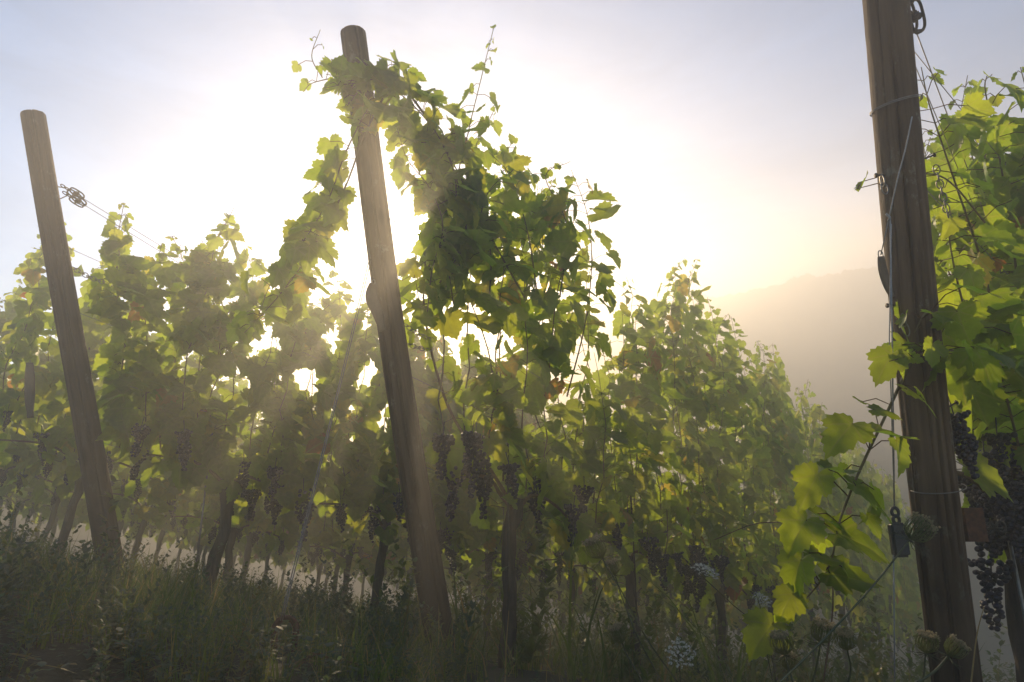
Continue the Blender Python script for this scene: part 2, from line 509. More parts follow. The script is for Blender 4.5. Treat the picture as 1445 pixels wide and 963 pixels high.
def make_hill():
    rg = np.random.RandomState(4)
    az = np.linspace(-18, 40, 420)
    rr = np.linspace(32, 55, 60)
    A, Rr = np.meshgrid(np.radians(az), rr)
    top = np.tan(np.radians(hill_top(az)))[None] * HILL_D
    k = np.clip((Rr - 33) / (HILL_D - 33), 0, 1)
    k = k * k * (3 - 2 * k)
    back = np.clip((Rr - HILL_D) / 4, 0, 1)
    base = -8.8
    Z = base + (top - base) * k - back * back * 1.0
    for sc_, am in ((.8, .26), (1.8, .22), (3.6, .16)):
        ph = rg.rand(4) * 6
        u = Rr * A
        Z += am * k * (np.sin(u * sc_ + ph[0] + 1.2 * np.sin(Rr * sc_ * .7)) * np.sin(Rr * sc_ * 1.3 + ph[1] + np.sin(u * .6 * sc_)))
    Z += rg.rand(*Z.shape) * .2 * k
    X, Y = Rr * np.sin(A), Rr * np.cos(A)
    V = np.stack([X, Y, Z], -1).reshape(-1, 3)
    nx, ny = len(az), len(rr)
    i = (np.arange(ny - 1)[:, None] * nx + np.arange(nx - 1)[None]).ravel()
    T = np.concatenate([np.stack([i, i + 1, i + nx + 1], 1), np.stack([i, i + nx + 1, i + nx], 1)])
    
    print('hill top', V[:, 2].max())
    h = link('hill', tri_mesh('hill', V, T), M_FOREST)
    tag(h, kind='structure')


make_hill()

# ------------------------------------------------------------------ leaves
HALF = [(0.05, -.13), (.15, -.21), (.20, -.17), (.30, -.20), (.33, -.11), (.43, -.09), (.42, .00), (.53, .06), (.48, .13), (.55, .24),
        (.46, .27), (.45, .35), (.37, .35), (.31, .33), (.33, .44), (.36, .55), (.28, .57), (.25, .68), (.17, .69), (.12, .80), (.06, .81)]


def leaf_template(lod):
    if lod == 0:
        half = HALF
    elif lod == 1:
        half = [HALF[i] for i in (1, 3, 5, 7, 9, 11, 13, 15, 17, 19)]
    else:
        half = [HALF[i] for i in (1, 4, 9, 13, 15, 18)]
    out = [(0, -.03)] + list(half) + [(0, .93)] + [(-x, y) for x, y in reversed(half)]
    out = np.array(out)
    n = len(out)
    c = np.array([0, .16])
    if lod <= 1:
        ring = c + (out - c) * .5
        V = np.vstack([[c], ring, out])
        T = []
        for i in range(n):
            j = (i + 1) % n
            T.append((0, 1 + i, 1 + j))
            T.append((1 + i, 1 + n + i, 1 + n + j))
            T.append((1 + i, 1 + n + j, 1 + j))
    else:
        V = np.vstack([[c], out])
        T = [(0, 1 + i, 1 + (i + 1) % n) for i in range(n)]
    # triangles are ordered so that +normal faces +z
    return V, np.array(T)


LT = [leaf_template(i) for i in range(3)]


def nrm(a):
    return a / (np.linalg.norm(a, axis=-1, keepdims=True) + 1e-9)


def leaf_arrays(L, lod, rg):
    """L: dict of arrays pos,nor,tip,size,tint -> verts,tris,tint,uv"""
    T2, TR = LT[lod]
    n = len(L['size'])
    k = len(T2)
    x = T2[:, 0][None]; y = T2[:, 1][None]
    nor = nrm(L['nor'])
    tip = nrm(L['tip'] - nor * np.sum(L['tip'] * nor, -1, keepdims=True))
    rt = np.cross(tip, nor)
    fold = rg.uniform(-.05, .45, (n, 1))
    droop = rg.uniform(.0, .55, (n, 1))
    cup = rg.uniform(-.3, .45, (n, 1))
    wa = rg.uniform(.02, .07, (n, 1)); ph = rg.uniform(0, 6.28, (n, 1))
    wx = rg.uniform(.85, 1.15, (n, 1))
    th = np.arctan2(x, y)
    rad2 = x * x + (y - .2) ** 2
    skew = rg.uniform(-.12, .12, (n, 1))
    xx = x * wx + skew * y * y
    z = fold * np.abs(x) * .8 - droop * np.maximum(y, 0) ** 2 * .6 - cup * rad2 + wa * np.sin(5 * th + ph) * rad2 * 3
    s = L['size'][:, None]
    P = L['pos'][:, None, :] + (xx * s)[..., None] * rt[:, None] + (y * s * np.ones((n, 1)))[..., None] * tip[:, None] + (z * s)[..., None] * nor[:, None]
    tri = (TR[None] + (np.arange(n) * k)[:, None, None]).reshape(-1, 3)
    tint = np.repeat(L['tint'], k)
    uv = np.zeros((n, k, 3)); uv[..., 0] = x; uv[..., 1] = y
    uv[..., 2] = 0
    return P.reshape(-1, 3), tri, tint, uv.reshape(-1, 3)


def petiole_arrays(A, B, r=.0016):
    n = len(A)
    d = nrm(B - A)
    up = np.tile(np.array([[.31, .2, .93]]), (n, 1))
    a = nrm(np.cross(d, up)); b = np.cross(d, a)
    mid = (A + B) / 2 + np.array([0, 0, .012])
    V = []
    for base in (A, mid, B):
        for q in range(3):
            t = q * 2.0944
            V.append(base + r * (math.cos(t) * a + math.sin(t) * b))
    V = np.stack(V, 1)                       # n,9,3
    T = []
    for lv in range(2):
        for q in range(3):
            q2 = (q + 1) % 3
            T += [(lv * 3 + q, lv * 3 + q2, lv * 3 + 3 + q2), (lv * 3 + q, lv * 3 + 3 + q2, lv * 3 + 3 + q)]
    T = np.array(T)[None] + (np.arange(n) * 9)[:, None, None]
    return V.reshape(-1, 3), T.reshape(-1, 3), np.full(n * 9, 1.0), np.full((n * 9, 3), .3)


def foliage_mesh(name, L, lod, rg, petioles=True):
    parts = [leaf_arrays(L, lod, rg)]
    if petioles:
        parts.append(petiole_arrays(L['node'], L['pos']))
    V, T, A, U, off = [], [], [], [], 0
    for v, t, a, u in parts:
        V.append(v); T.append(t + off); A.append(a); U.append(u); off += len(v)
    return tri_mesh(name, np.concatenate(V), np.concatenate(T), {'tint': ('FLOAT', np.concatenate(A)), 'leaf_uv': ('FLOAT_VECTOR', np.concatenate(U))})


def leaf_tints(n, rg, red=.02):
    t = np.clip(rg.normal(.42, .2, n), 0, .82)
    q = rg.rand(n)
    t[q < red] = rg.uniform(.86, .96, int((q < red).sum()))
    return t


def leaves_on(path, rg, per=1.6, step=.06, size=.105, out_dir=None, spread=.09, shrink=.3, cam_side=0.0, start=0.0):
    """leaves along a shoot path (m,3)."""
    seg = np.linalg.norm(np.diff(path, axis=0), axis=1)
    s = np.concatenate([[0], np.cumsum(seg)])
    tot = s[-1]
    q = np.arange(start + .03, tot, step)
    nodes, pos, nor, tip, siz = [], [], [], [], []
    for i, d in enumerate(q):
        p = np.array([np.interp(d, s, path[:, a]) for a in range(3)])
        k = int(per) + (1 if rg.rand() < per % 1 else 0)
        f = d / tot
        for j in range(k):
            az = rg.uniform(0, 6.28)
            side = 1 if (i + j) % 2 else -1
            o = np.array([.55 * math.cos(az), side * (.5 + .6 * rg.rand()), rg.uniform(-.25, .5)])
            o = nrm(o)
            ln = rg.uniform(.45, 1.15) * spread
            sz = size * rg.uniform(.55, 1.22)
            if f > 1 - shrink:
                kf = 1 - (f - 1 + shrink) / shrink * .78
                sz *= kf; ln *= kf
            pp = p + o * ln
            a, b = rg.uniform(.2, 1.1), rg.uniform(.05, .95)
            nn = np.array([o[0] * a, o[1] * a, b]) + rg.normal(0, .38, 3)
            tt = np.array([o[0] * .5, o[1] * .5, -.75]) + rg.normal(0, .4, 3)
            nodes.append(p); pos.append(pp); nor.append(nn); tip.append(tt); siz.append(sz)
    if not nodes:
        return None
    return dict(node=np.array(nodes), pos=np.array(pos), nor=np.array(nor), tip=np.array(tip), size=np.array(siz), tint=leaf_tints(len(siz), rg))


def cat_leaves(ls):
    ls = [l for l in ls if l is not None]
    return {k: np.concatenate([l[k] for l in ls]) for k in ls[0]}


# ------------------------------------------------------------------ grapes
def ico(sub):
    bm = bmesh.new()
    bmesh.ops.create_icosphere(bm, subdivisions=sub, radius=1)
    v = np.array([x.co[:] for x in bm.verts]); bm.verts.index_update()
    f = np.array([[x.index for x in q.verts] for q in bm.faces])
    bm.free()
    return v, f


ICO2, ICO1 = ico(2), ico(1)


def cluster_mesh(seed, length, width, lod=0):
    rg = np.random.RandomState(seed)
    v, f = ICO2 if lod == 0 else ICO1
    pts, rr = [], []
    n = int(330 * length / .16)
    rb = .0078
    tries = 0
    while tries < n * 6:
        tries += 1
        t = rg.rand() ** .8
        w_ = width * (.95 - .75 * t) * (.75 + .25 * math.sin(t * 9 + seed))
        a = rg.rand() * 6.283; q = math.sqrt(rg.uniform(.25, 1)) * w_
        p = np.array([q * math.cos(a), q * math.sin(a), -.03 - t * length])
        r = rb * rg.uniform(.85, 1.12)
        if pts:
            d = np.linalg.norm(np.array(pts) - p, axis=1)
            if d.min() < r * 1.62: continue
        pts.append(p); rr.append(r)
        if len(pts) > 95: break
    pts = np.array(pts); rr = np.array(rr)
    V = (pts[:, None] + v[None] * rr[:, None, None]).reshape(-1, 3)
    T = (f[None] + (np.arange(len(pts)) * len(v))[:, None, None]).reshape(-1, 3)
    mbs = MB(); mbs.tube([(0, 0, .02), (0, .002, -.02), (0, 0, -length * .8)], .0018, 4)
    sv = mbs.v[0]; st = []
    for q in mbs.f:
        for i in range(1, len(q) - 1): st.append((q[0], q[i], q[i + 1]))
    T = np.concatenate([T, np.array(st) + len(V)]); V = np.concatenate([V, sv])
    me = tri_mesh('grape_cluster', V, T)
    me.materials.append(M_GRAPE)
    return me


CLUSTERS = [cluster_mesh(i, l, w_, 0) for i, (l, w_) in enumerate([(.15, .048), (.19, .055), (.12, .045), (.17, .05), (.22, .06)])]
CLUSTERS_FAR = [cluster_mesh(i + 20, l, w_, 1) for i, (l, w_) in enumerate([(.15, .05), (.19, .055), (.13, .045)])]


# ------------------------------------------------------------------ vines
RD0 = nrm(np.array([.80, .60, 0.0]))
AZ0 = math.atan2(RD0[1], RD0[0])


def vine(name_label, loc, seed, lod, H=2.2, n_sh=8, group=None, extra=None, reject=None, n_cl=9, leaf_size=.125, per=2.5, trunk_h=.74, xr=.56, step=.06, lean=0.06, AZ=AZ, cly=(-.12, .12), cls=1.0, tmu=0.0):
    """a grapevine at loc, its row along local +x. extra: list of (world path, kwargs)"""
    rg = np.random.RandomState(seed)
    root = empty('grapevine', loc, AZ)
    tag(root, name_label, 'grapevine', group)
    Mi = np.array(Matrix.Rotation(-AZ, 3, 'Z'))
    loc = np.asarray(loc, float)
    to_l = lambda P: (np.asarray(P, float) - loc) @ Mi.T
    to_w = lambda P: np.asarray(P, float) @ Mi + loc
    nside = (14, 10, 7)[lod]
    # trunk
    hgt = trunk_h + rg.uniform(-.04, .05)
    zz = np.linspace(-.12, hgt, 13)
    bend = rg.normal(0, .012, (13, 2)).cumsum(0) * .6
    bend -= bend[1]
    tp = np.stack([bend[:, 0] + lean * np.clip(zz, 0, 9), bend[:, 1], zz], 1)
    rad = np.interp(zz, [-.12, 0, .12, hgt - .16, hgt - .05, hgt], [.045, .04, .031, .029, .042, .030]) * rg.uniform(.9, 1.1)
    t = MB(); t.tube(tp, rad, nside, rough=.16, seed=seed)
    head = tp[-2]
    t.build('trunk', M_BARK, root)
    # canes bent along the wire
    for sgn in (-1, 1):
        ln = xr * rg.uniform(.85, 1.0)
        pts = [head, head + [sgn * .10, rg.normal(0, .02), .09], head + [sgn * ln * .5, rg.normal(0, .03), .10 + SLOPE * sgn * ln * .5], head + [sgn * ln, 0, .05 + SLOPE * sgn * ln]]
        c = MB(); c.tube(spline(pts, 14), np.linspace(.011, .006, 14), (8, 6, 5)[lod], rough=.08, seed=seed)
        c.build('cane', M_CANE, root)
    # shoots
    L = []
    for sgn in (-1, 1):
        L.append(leaves_on(np.array([head, head + [sgn * xr, 0, .07 + SLOPE * sgn * xr]]), rg, per=per * .8, step=.055, size=leaf_size, shrink=0, spread=.12))
    for i in range(n_sh):
        bx = -xr + (i + .5) / n_sh * 2 * xr + rg.uniform(-.05, .05)
        bz = hgt + .06 + SLOPE * bx
        top = H + SLOPE * bx + rg.uniform(-.22, .28)
        m_ = 14
        z = np.linspace(bz, top, m_)
        wx = np.cumsum(rg.normal(0, .018, m_)); wy = np.cumsum(rg.normal(0, .02, m_))
        wx -= wx[0]; wy -= wy[0]
        wy = np.clip(wy, -.15, .15) + rg.uniform(-.05, .05)
        k = np.clip((z - (top - .35)) / .35, 0, 1)
        fx, fy = rg.uniform(-.12, .16), rg.uniform(-.13, .13)
        p = np.stack([bx + wx + fx * k * k, wy + fy * k * k, z - rg.uniform(0, .10) * k * k], 1)
        if reject is not None:
            SH, SHAFTS[:] = list(SHAFTS), []
            bad = reject(to_w(p), rg)
            SHAFTS[:] = SH
            bad[:3] = False
            if bad.mean() > .5: continue
            if bad.any():
                p = p[:max(4, int(np.argmax(bad)))]
        s = MB(); s.tube(p, np.linspace(.0045, .0016, len(p)), (6, 5, 4)[lod], seed=seed + i)
        s.build('shoot', M_SHOOT, root)
        L.append(leaves_on(p, rg, per=per * rg.uniform(.75, 1.2), step=step, size=leaf_size, shrink=.16))
    fol = cat_leaves(L)
    keep = (fol['pos'][:, 2] > hgt + .06 + SLOPE * fol['pos'][:, 0]) | (rg.rand(len(fol['size'])) < .34)
    fol = {k: v[keep] for k, v in fol.items()}
    if reject is not None:
        keep = ~reject(to_w(fol['pos']), rg)
        fol = {k: v[keep] for k, v in fol.items()}
    if extra:
        ex = []
        for path, kw in extra:
            kw = dict(kw)
            p = to_l(spline(path, 26))
            r0 = kw.pop('r', .0045); mat = kw.pop('mat', M_SHOOT); nm = kw.pop('part', 'shoot'); bare = kw.pop('bare', False)
            s = MB(); s.tube(p, np.linspace(r0, max(.0012, r0 * .3), 26), 7, seed=seed, rough=.05)
            s.build(nm, mat, root)
            if not bare:
                ex.append(leaves_on(p, rg, **kw))
        if [e for e in ex if e is not None]:
            e = cat_leaves(ex)
            if reject is not None:
                keep = ~reject(to_w(e['pos']), rg, True)
                e = {k: v[keep] for k, v in e.items()}
            fol = cat_leaves([fol, e])
    fol['tint'] = np.where(fol['tint'] < .83, np.clip(fol['tint'] + tmu, 0, .82), fol['tint'])
    me = foliage_mesh('foliage', fol, lod, rg, petioles=lod < 2)
    link('foliage', me, M_LEAF, root)
    cl = CLUSTERS if lod == 0 else CLUSTERS_FAR
    for i in range(n_cl):
        bx = rg.uniform(-xr, xr)
        q = np.array([bx, rg.uniform(*cly), hgt + .11 + SLOPE * bx + rg.uniform(-.12, .12)])
        me_ = cl[rg.randint(len(cl))]
        if reject is not None and reject(to_w(q[None]), rg)[0]: continue
        o = link('grape_cluster', me_, None, root)
        o.location = tuple(q)
        o.rotation_euler = (rg.normal(0, .12), rg.normal(0, .12), rg.uniform(0, 6.28))
        sc = rg.uniform(.85, 1.2) * cls
        o.scale = (sc, sc, sc)
    return root


def row_pt(B, t):
    p = B + (RD0 if B is RIGHT_B else RD) * t
    return np.array([p[0], p[1], float(gz(p[0], p[1]))])


def near_sun(W, rx=20, ry=30, cx=588, cy=332):
    x, y, d = proj(W)
    return ((x - cx) / rx) ** 2 + ((y - cy) / ry) ** 2 < 1


# openings between the leaves through which the low sun shines: (pixel, depth, radius)
SHAFTS = []


def opening(px, py, d, r):
    SHAFTS.append((un(px, py, d), r))


for q in ((556, 470, 5.0, .11), (520, 520, 4.95, .10), (478, 478, 4.8, .10), (440, 520, 4.7, .10), (398, 470, 4.55, .09), (350, 515, 4.4, .09), (300, 480, 4.25, .08), (545, 575, 5.0, .10), (690, 470, 3.45, .10), (760, 425, 3.6, .10), (830, 500, 3.75, .11), (640, 470, 3.25, .10)):
    opening(*q)


for t_, h_, r_ in ((1.27, 1.80, .13), (.90, 1.48, .10), (1.02, 1.76, .09), (.58, 1.2, .07)):
    SHAFTS.append((MID_B + RD * t_ + np.array([0, 0, h_ + SLOPE * t_]), r_))


def shafts(W):
    r = np.zeros(len(W), bool)
    for c_, rad in SHAFTS:
        v = W - c_
        al = v @ SUN
        dd = np.linalg.norm(v - al[:, None] * SUN, axis=1)
        r |= (dd < rad) & (np.abs(al) < 1.3)
    return r


# post axes (base -> top), leaning away from their rows
POSTS = dict(mid=(MID_B, MID_B - RD * .68 + [0, 0, 2.595]),
             left=(LEFT_B, LEFT_B - RD * .725 + [0, 0, 2.325]),
             right=(RIGHT_B, un(1219, -270, 1.84)))


def post_x(key, py, W):
    a, b_ = POSTS[key]
    ks = np.linspace(-.1, 1.0, 60)[:, None]
    x, y, d = proj(a + (b_ - a) * ks)
    return np.interp(py, y[::-1], x[::-1]), np.interp(py, y[::-1], d[::-1])


def rej_mid(W, rg, extra=False):
    x, y, d = proj(W)
    r = near_sun(W)
    px_, pd = post_x('mid', y, W)
    if not extra:
        r |= (x < px_ + 40)
        r |= shafts(W)
        r |= (x > 838) & (x < 874) & (y < 470)
        # thin out above the canopy outline
        r |= (y < 330) & (x > 800 + (y - 230) * .55)
    else:
        r |= (np.abs(x - px_) < 38) & (y > 185) & (d < pd + .05)
    return r


def rej_left(W, rg, extra=False):
    x, y, d = proj(W)
    px_, pd = post_x('left', y, W)
    return (x < px_ + 34) | near_sun(W, 22, 32) | shafts(W)


def rej_right(W, rg, extra=False):
    x, y, d = proj(W)
    px_, pd = post_x('right', y, W)
    if extra:
        return np.zeros(len(W), bool)
    return (x < px_ + 28) | ((x < 1335) & (y > 600))


P = lambda L: [un(*q) for q in L]
# ---- middle row, first vine with its trained shoots
mid_extra = [
    (P([(735, 735, 3.25), (690, 660, 3.2), (640, 590, 3.12), (612, 510, 3.08), (598, 430, 3.05), (600, 370, 3.05)]), dict(r=.010, mat=M_CANE, part='cane', per=.25, size=.09, start=.35)),
    (P([(600, 385, 3.05), (640, 310, 3.1), (640, 240, 3.05), (610, 180, 3.0), (560, 130, 2.97), (505, 118, 2.79), (455, 125, 2.78)]), dict(per=1.4, step=.05, size=.135, shrink=.15)),
    (P([(740, 420, 3.35), (690, 330, 3.25), (650, 250, 3.15), (600, 165, 3.05), (545, 100, 2.98), (505, 112, 2.80), (460, 105, 2.79)]), dict(per=1.6, step=.05, size=.14, shrink=.12)),
    (P([(660, 380, 3.15), (655, 300, 3.12), (630, 215, 3.05), (575, 130, 2.94), (525, 110, 2.82), (490, 150, 2.79)]), dict(per=1.7, step=.05, size=.14, shrink=.1)),
    (P([(690, 440, 3.2), (690, 340, 3.2), (650, 250, 3.1), (660, 190, 3.08), (678, 115, 3.08), (697, 38, 3.08)]), dict(per=1.3, step=.05, size=.12, shrink=.3, spread=.075)),
    (P([(545, 130, 2.86), (515, 190, 2.80), (485, 270, 2.78), (445, 345, 2.76), (400, 410, 2.74), (345, 470, 2.72)]), dict(per=2.2, step=.05, size=.14, shrink=.1, spread=.095)),
    (P([(520, 150, 2.84), (488, 215, 2.80), (462, 285, 2.78), (425, 345, 2.75), (385, 395, 2.73), (365, 445, 2.72)]), dict(per=1.7, step=.055, size=.135, shrink=.1, spread=.09, r=.0035)),
    (P([(603, 440, 3.0), (610, 380, 3.0), (625, 320, 3.0), (606, 265, 3.0), (575, 225, 2.97), (560, 180, 2.95)]), dict(per=1.8, step=.05, size=.125, shrink=.1, spread=.08, r=.0035)),
    (P([(640, 430, 3.1), (628, 350, 3.1), (618, 290, 3.08), (590, 240, 3.02), (588, 200, 3.0)]), dict(per=1.3, step=.05, size=.125, shrink=.1, spread=.09, r=.0035)),
    (P([(600, 480, 3.05), (592, 430, 3.05), (585, 390, 3.04), (578, 375, 3.02)]), dict(per=1.6, step=.05, size=.11, shrink=.1, spread=.08, r=.003)),
    (P([(620, 400, 3.15), (668, 330, 3.15), (690, 270, 3.15), (725, 240, 3.2)]), dict(per=1.5, step=.05, size=.13, shrink=.1)),
    (P([(455, 110, 2.86), (440, 80, 2.86), (452, 42, 2.86)]), dict(r=.0025, per=1.0, step=.05, size=.045, shrink=.6)),
    (P([(470, 110, 2.84), (440, 118, 2.82), (428, 130, 2.80)]), dict(r=.0025, per=1.2, step=.04, size=.05, shrink=.4)),
    (P([(760, 430, 3.4), (745, 330, 3.38), (720, 250, 3.3), (690, 215, 3.25)]), dict(per=1.4, step=.055, size=.135)),
    (P([(790, 420, 3.45), (800, 320, 3.45), (770, 250, 3.4), (805, 228, 3.4)]), dict(per=1.4, step=.055, size=.135)),
    (P([(800, 560, 3.6), (825, 460, 3.6), (835, 370, 3.6), (828, 300, 3.6), (806, 240, 3.55)]), dict(per=1.7, step=.05, size=.14, shrink=.12)),
    (P([(775, 520, 3.5), (785, 420, 3.5), (800, 340, 3.5), (770, 270, 3.5)]), dict(per=1.6, step=.05, size=.14, shrink=.12)),
    (P([(700, 600, 3.25), (690, 500, 3.22), (655, 400, 3.15), (640, 330, 3.12)]), dict(per=1.2, step=.055, size=.14)),
]
MROW = 'grapevines of the middle row'
p = row_pt(MID_B, .44)
vine('tall gnarled grapevine nearest the middle leaning post, its shoots climbing over the post top', p, 21, 0, H=2.6, extra=mid_extra, reject=rej_mid, n_cl=10, per=1.5, leaf_size=.148, trunk_h=.78, cly=(-.22, .02), cls=1.1)
mid_specs = [(1.64, 2.6, 22, 'second grapevine of the middle row, dark grapes behind the two pale seed heads'),
             (2.84, 3.0, 23, 'third grapevine of the middle row with the tall rounded leafy top right of centre'),
             (4.05, 3.0, 24, 'fourth grapevine of the middle row, paler with mist, lower right of the tall rounded top')]
for t_, h_, sd, lb in mid_specs:
    vine(lb, row_pt(MID_B, t_), sd, 0 if t_ < 3 else 1, H=h_, reject=rej_mid, n_cl=9, per=1.8, leaf_size=.148, n_sh=9, xr=.6, cly=(-.22, .02), cls=1.1)

# ---- right row
rx = [
    (P([(1290, 500, 1.78), (1255, 575, 1.70), (1215, 660, 1.62), (1185, 735, 1.58), (1165, 810, 1.55), (1095, 890, 1.52)]), dict(per=.7, step=.05, size=.085, spread=.07)),
    (P([(1395, 320, 2.0), (1330, 250, 1.95), (1260, 255, 1.9), (1215, 265, 1.86)]), dict(per=.9, step=.07, size=.055, r=.003, shrink=.2)),
    (P([(1400, 470, 1.95), (1345, 455, 1.8), (1310, 440, 1.72), (1290, 470, 1.70)]), dict(per=2.0, step=.045, size=.135, r=.004, shrink=.2)),
    (P([(1420, 560, 1.95), (1360, 500, 1.75), (1300, 500, 1.68), (1255, 510, 1.66)]), dict(per=1.7, step=.045, size=.125, r=.004, shrink=.3)),
    (P([(1415, 500, 2.25), (1385, 370, 2.2), (1345, 250, 2.15), (1312, 150, 2.1), (1300, 95, 2.1)]), dict(per=2.2, step=.045, size=.12, shrink=.15)),
    (P([(1450, 520, 2.3), (1430, 350, 2.3), (1410, 220, 2.3), (1390, 125, 2.3), (1400, 105, 2.3)]), dict(per=2.0, step=.05, size=.125, shrink=.15)),
    (P([(1480, 420, 2.2), (1470, 280, 2.2), (1455, 160, 2.2), (1440, 95, 2.2)]), dict(per=2.0, step=.05, size=.13, shrink=.15)),
    (P([(1400, 560, 2.1), (1365, 450, 2.0), (1345, 370, 1.98), (1335, 300, 1.98)]), dict(per=1.8, step=.05, size=.13, shrink=.15)),
    (P([(1440, 640, 2.1), (1420, 560, 2.05), (1400, 480, 2.05), (1385, 420, 2.05)]), dict(per=1.6, step=.05, size=.13, shrink=.15)),
]
p = row_pt(RIGHT_B, .46)
RV = vine('large dark grapevine right behind the thick right post, leaves close to the viewer', p, 31, 0, H=2.55, extra=rx, reject=rej_right, n_cl=26, per=2.5, leaf_size=.135, trunk_h=.80, n_sh=13, xr=.75, AZ=AZ0, cly=(-.15, .1), cls=1.15, tmu=-.2)
for i_, (x_, y_, d_) in enumerate(((1388, 648, 2.1), (1422, 652, 2.15), (1412, 715, 2.1), (1440, 755, 2.1), (1398, 668, 2.2), (1446, 690, 2.05), (1398, 800, 2.15), (1432, 640, 2.2))):
    o = link('grape_cluster', CLUSTERS[i_ % 5], None, RV)
    o.location = tuple((un(x_, y_ - 25, d_) - p) @ np.array(Matrix.Rotation(-AZ0, 3, 'Z')).T)
    o.rotation_euler = (.1, -.1, i_ * 1.3)
    o.scale = (1.25, 1.25, 1.1)
vine('second grapevine behind the thick right post, mostly hidden by nearer leaves', row_pt(RIGHT_B, 1.66), 32, 0, H=2.75, n_cl=12, per=2.3, n_sh=10, leaf_size=.14, AZ=AZ0)
vine('third grapevine behind the thick right post, at the right edge of the view', row_pt(RIGHT_B, 2.86), 33, 1, H=2.9, n_cl=10, per=2.6, n_sh=10, leaf_size=.14, AZ=AZ0)

# big drooping leaves of the shoot hanging in front of the right post
hang = [(1252, 512, .068, 1.68, .6), (1290, 560, .075, 1.68, .1), (1195, 612, .075, 1.60, .45), (1243, 622, .085, 1.60, .1), (1146, 684, .075, 1.56, .75), (1222, 700, .095, 1.57, .1),  # last value paints backlit leaves yellower and shaded ones darker green
        (1130, 748, .07, 1.54, .7), (1196, 768, .095, 1.55, .1), (1122, 805, .075, 1.52, .7), (1112, 850, .06, 1.52, .8), (1184, 822, .085, 1.54, .15), (1082, 895, .07, 1.50, .75), (1160, 735, .06, 1.58, .3), (1240, 585, .05, 1.64, .4),
        (1172, 670, .06, 1.6, .3), (1150, 790, .06, 1.55, .4)]
rg = np.random.RandomState(77)
hp, hn, ht, hs, hc, hnode = [], [], [], [], [], []
axis = spline(P([(1290, 500, 1.78), (1255, 575, 1.70), (1215, 660, 1.62), (1185, 735, 1.58), (1165, 810, 1.55), (1095, 890, 1.52)]), 60)
for (x, y, s_, d, c) in hang:
    left = c > .4
    c0 = un(x, y, d)
    tdir = un(x + (-25 if left else 45), y + 45, d) - un(x, y, d)
    tdir = tdir / np.linalg.norm(tdir)
    base = c0 - tdir * s_ * .35
    i = np.argmin(np.linalg.norm(axis - base, axis=1))
    hp.append(base); hnode.append(axis[i]); ht.append(tdir)
    nn = np.array([-.5, -.7, .35]) if left else np.array([.25, -.45, .85])
    hn.append(nn + rg.normal(0, .18, 3)); hs.append(s_ * 1.45); hc.append(c)
Lh = dict(pos=np.array(hp), nor=np.array(hn), tip=np.array(ht), size=np.array(hs), tint=np.clip(np.array(hc) * .72, 0, .82), node=np.array(hnode))
Mi = np.array(Matrix.Rotation(-AZ0, 3, 'Z'))
for k in ('pos', 'node'):
    Lh[k] = (Lh[k] - p) @ Mi.T
for k in ('nor', 'tip'):
    Lh[k] = Lh[k] @ Mi.T
link('hanging_foliage', foliage_mesh('hanging_foliage', Lh, 0, rg), M_LEAF, RV)

# ---- left row
left_specs = [(.47, 1.92, 41, 'grapevine next to the left leaning post, dark grapes and a few red leaves'),
              (1.66, 2.2, 42, 'second grapevine right of the left post, glowing in the sunbeams'),
              (2.86, 2.35, 43, 'third grapevine right of the left post, directly behind the middle post')]
for t_, h_, sd, lb in left_specs:
    vine(lb, row_pt(LEFT_B, t_), sd, 0 if t_ < 1 else 1, H=h_, reject=rej_left, n_cl=10, per=3.3, leaf_size=.14, n_sh=12, xr=.64, lean=.09, cly=(-.22, .02), cls=1.2)

# ---- all other vines: copies of five prototypes
protos = []
FARG = 'grapevines of the hazy rows behind'
for i in range(5):
    v = vine('', (0, 0, 0), 60 + i, 1 if i < 3 else 2, H=2.15, n_cl=8, per=2.2, leaf_size=.14, n_sh=9, xr=.6, lean=.08)
    protos.append(v)
used = [False] * 5
rg = np.random.RandomState(5)
STEP = LEFT_B - MID_B
row_words = {0: 'right', 1: 'middle', 2: 'left'}
count = 0
rows = [(2, MID_B, 5.25, 1.30), (3, LEFT_B, 4.05, 1.06)]
rows = [('right', RIGHT_B, 4.06, 1.12), ('middle', MID_B, 5.25, 1.42), ('left', LEFT_B, 4.05, 1.06)]
for k in range(1, 7):
    rows.append((k, LEFT_B + STEP * k, .47 + (.45 if k == 1 else rg.uniform(-.3, .3)), 1.04))
ROW_LABEL = {'right': 'far grapevine of the right row, hidden among nearer vines', 'middle': 'faded grapevine at the misty far end of the middle row',
             'left': 'hazy grapevine far down the left row, behind the middle row',
             1: 'dim grapevine in the first row behind the left post', 2: 'dim grapevine in the second row behind the left post',
             3: 'misty grapevine in the third row behind the left post', 4: 'misty grapevine in the fourth row behind the left post'}
for key, B, t0, sz in rows:
    for j in range(12):
        t_ = t0 + 1.2 * j
        if t_ > 12: break
        q = row_pt(B, t_)
        x, y, d = proj(q + [0, 0, 1.4])
        if x < -170 or x > 1700: continue
        i = count % 5 if d > 6 else count % 3
        if used[i]: v = copy_tree(protos[i])
        else:
            v = protos[i]; used[i] = True
        v.location = tuple(q)
        if key == 1 and t_ > 1.0: sz = .80
        s_ = sz * rg.uniform(.95, 1.06) * (1 + (.012 * max(0, t_ - 5) if key == 'middle' else 0))
        v.scale = (1, 1.0 if rg.rand() < .5 else .9, s_)
        v['label'] = ROW_LABEL.get(key, 'misty grapevine trunk and leaves in the farthest rows on the left')
        v['group'] = FARG
        count += 1
print('far vines', count)

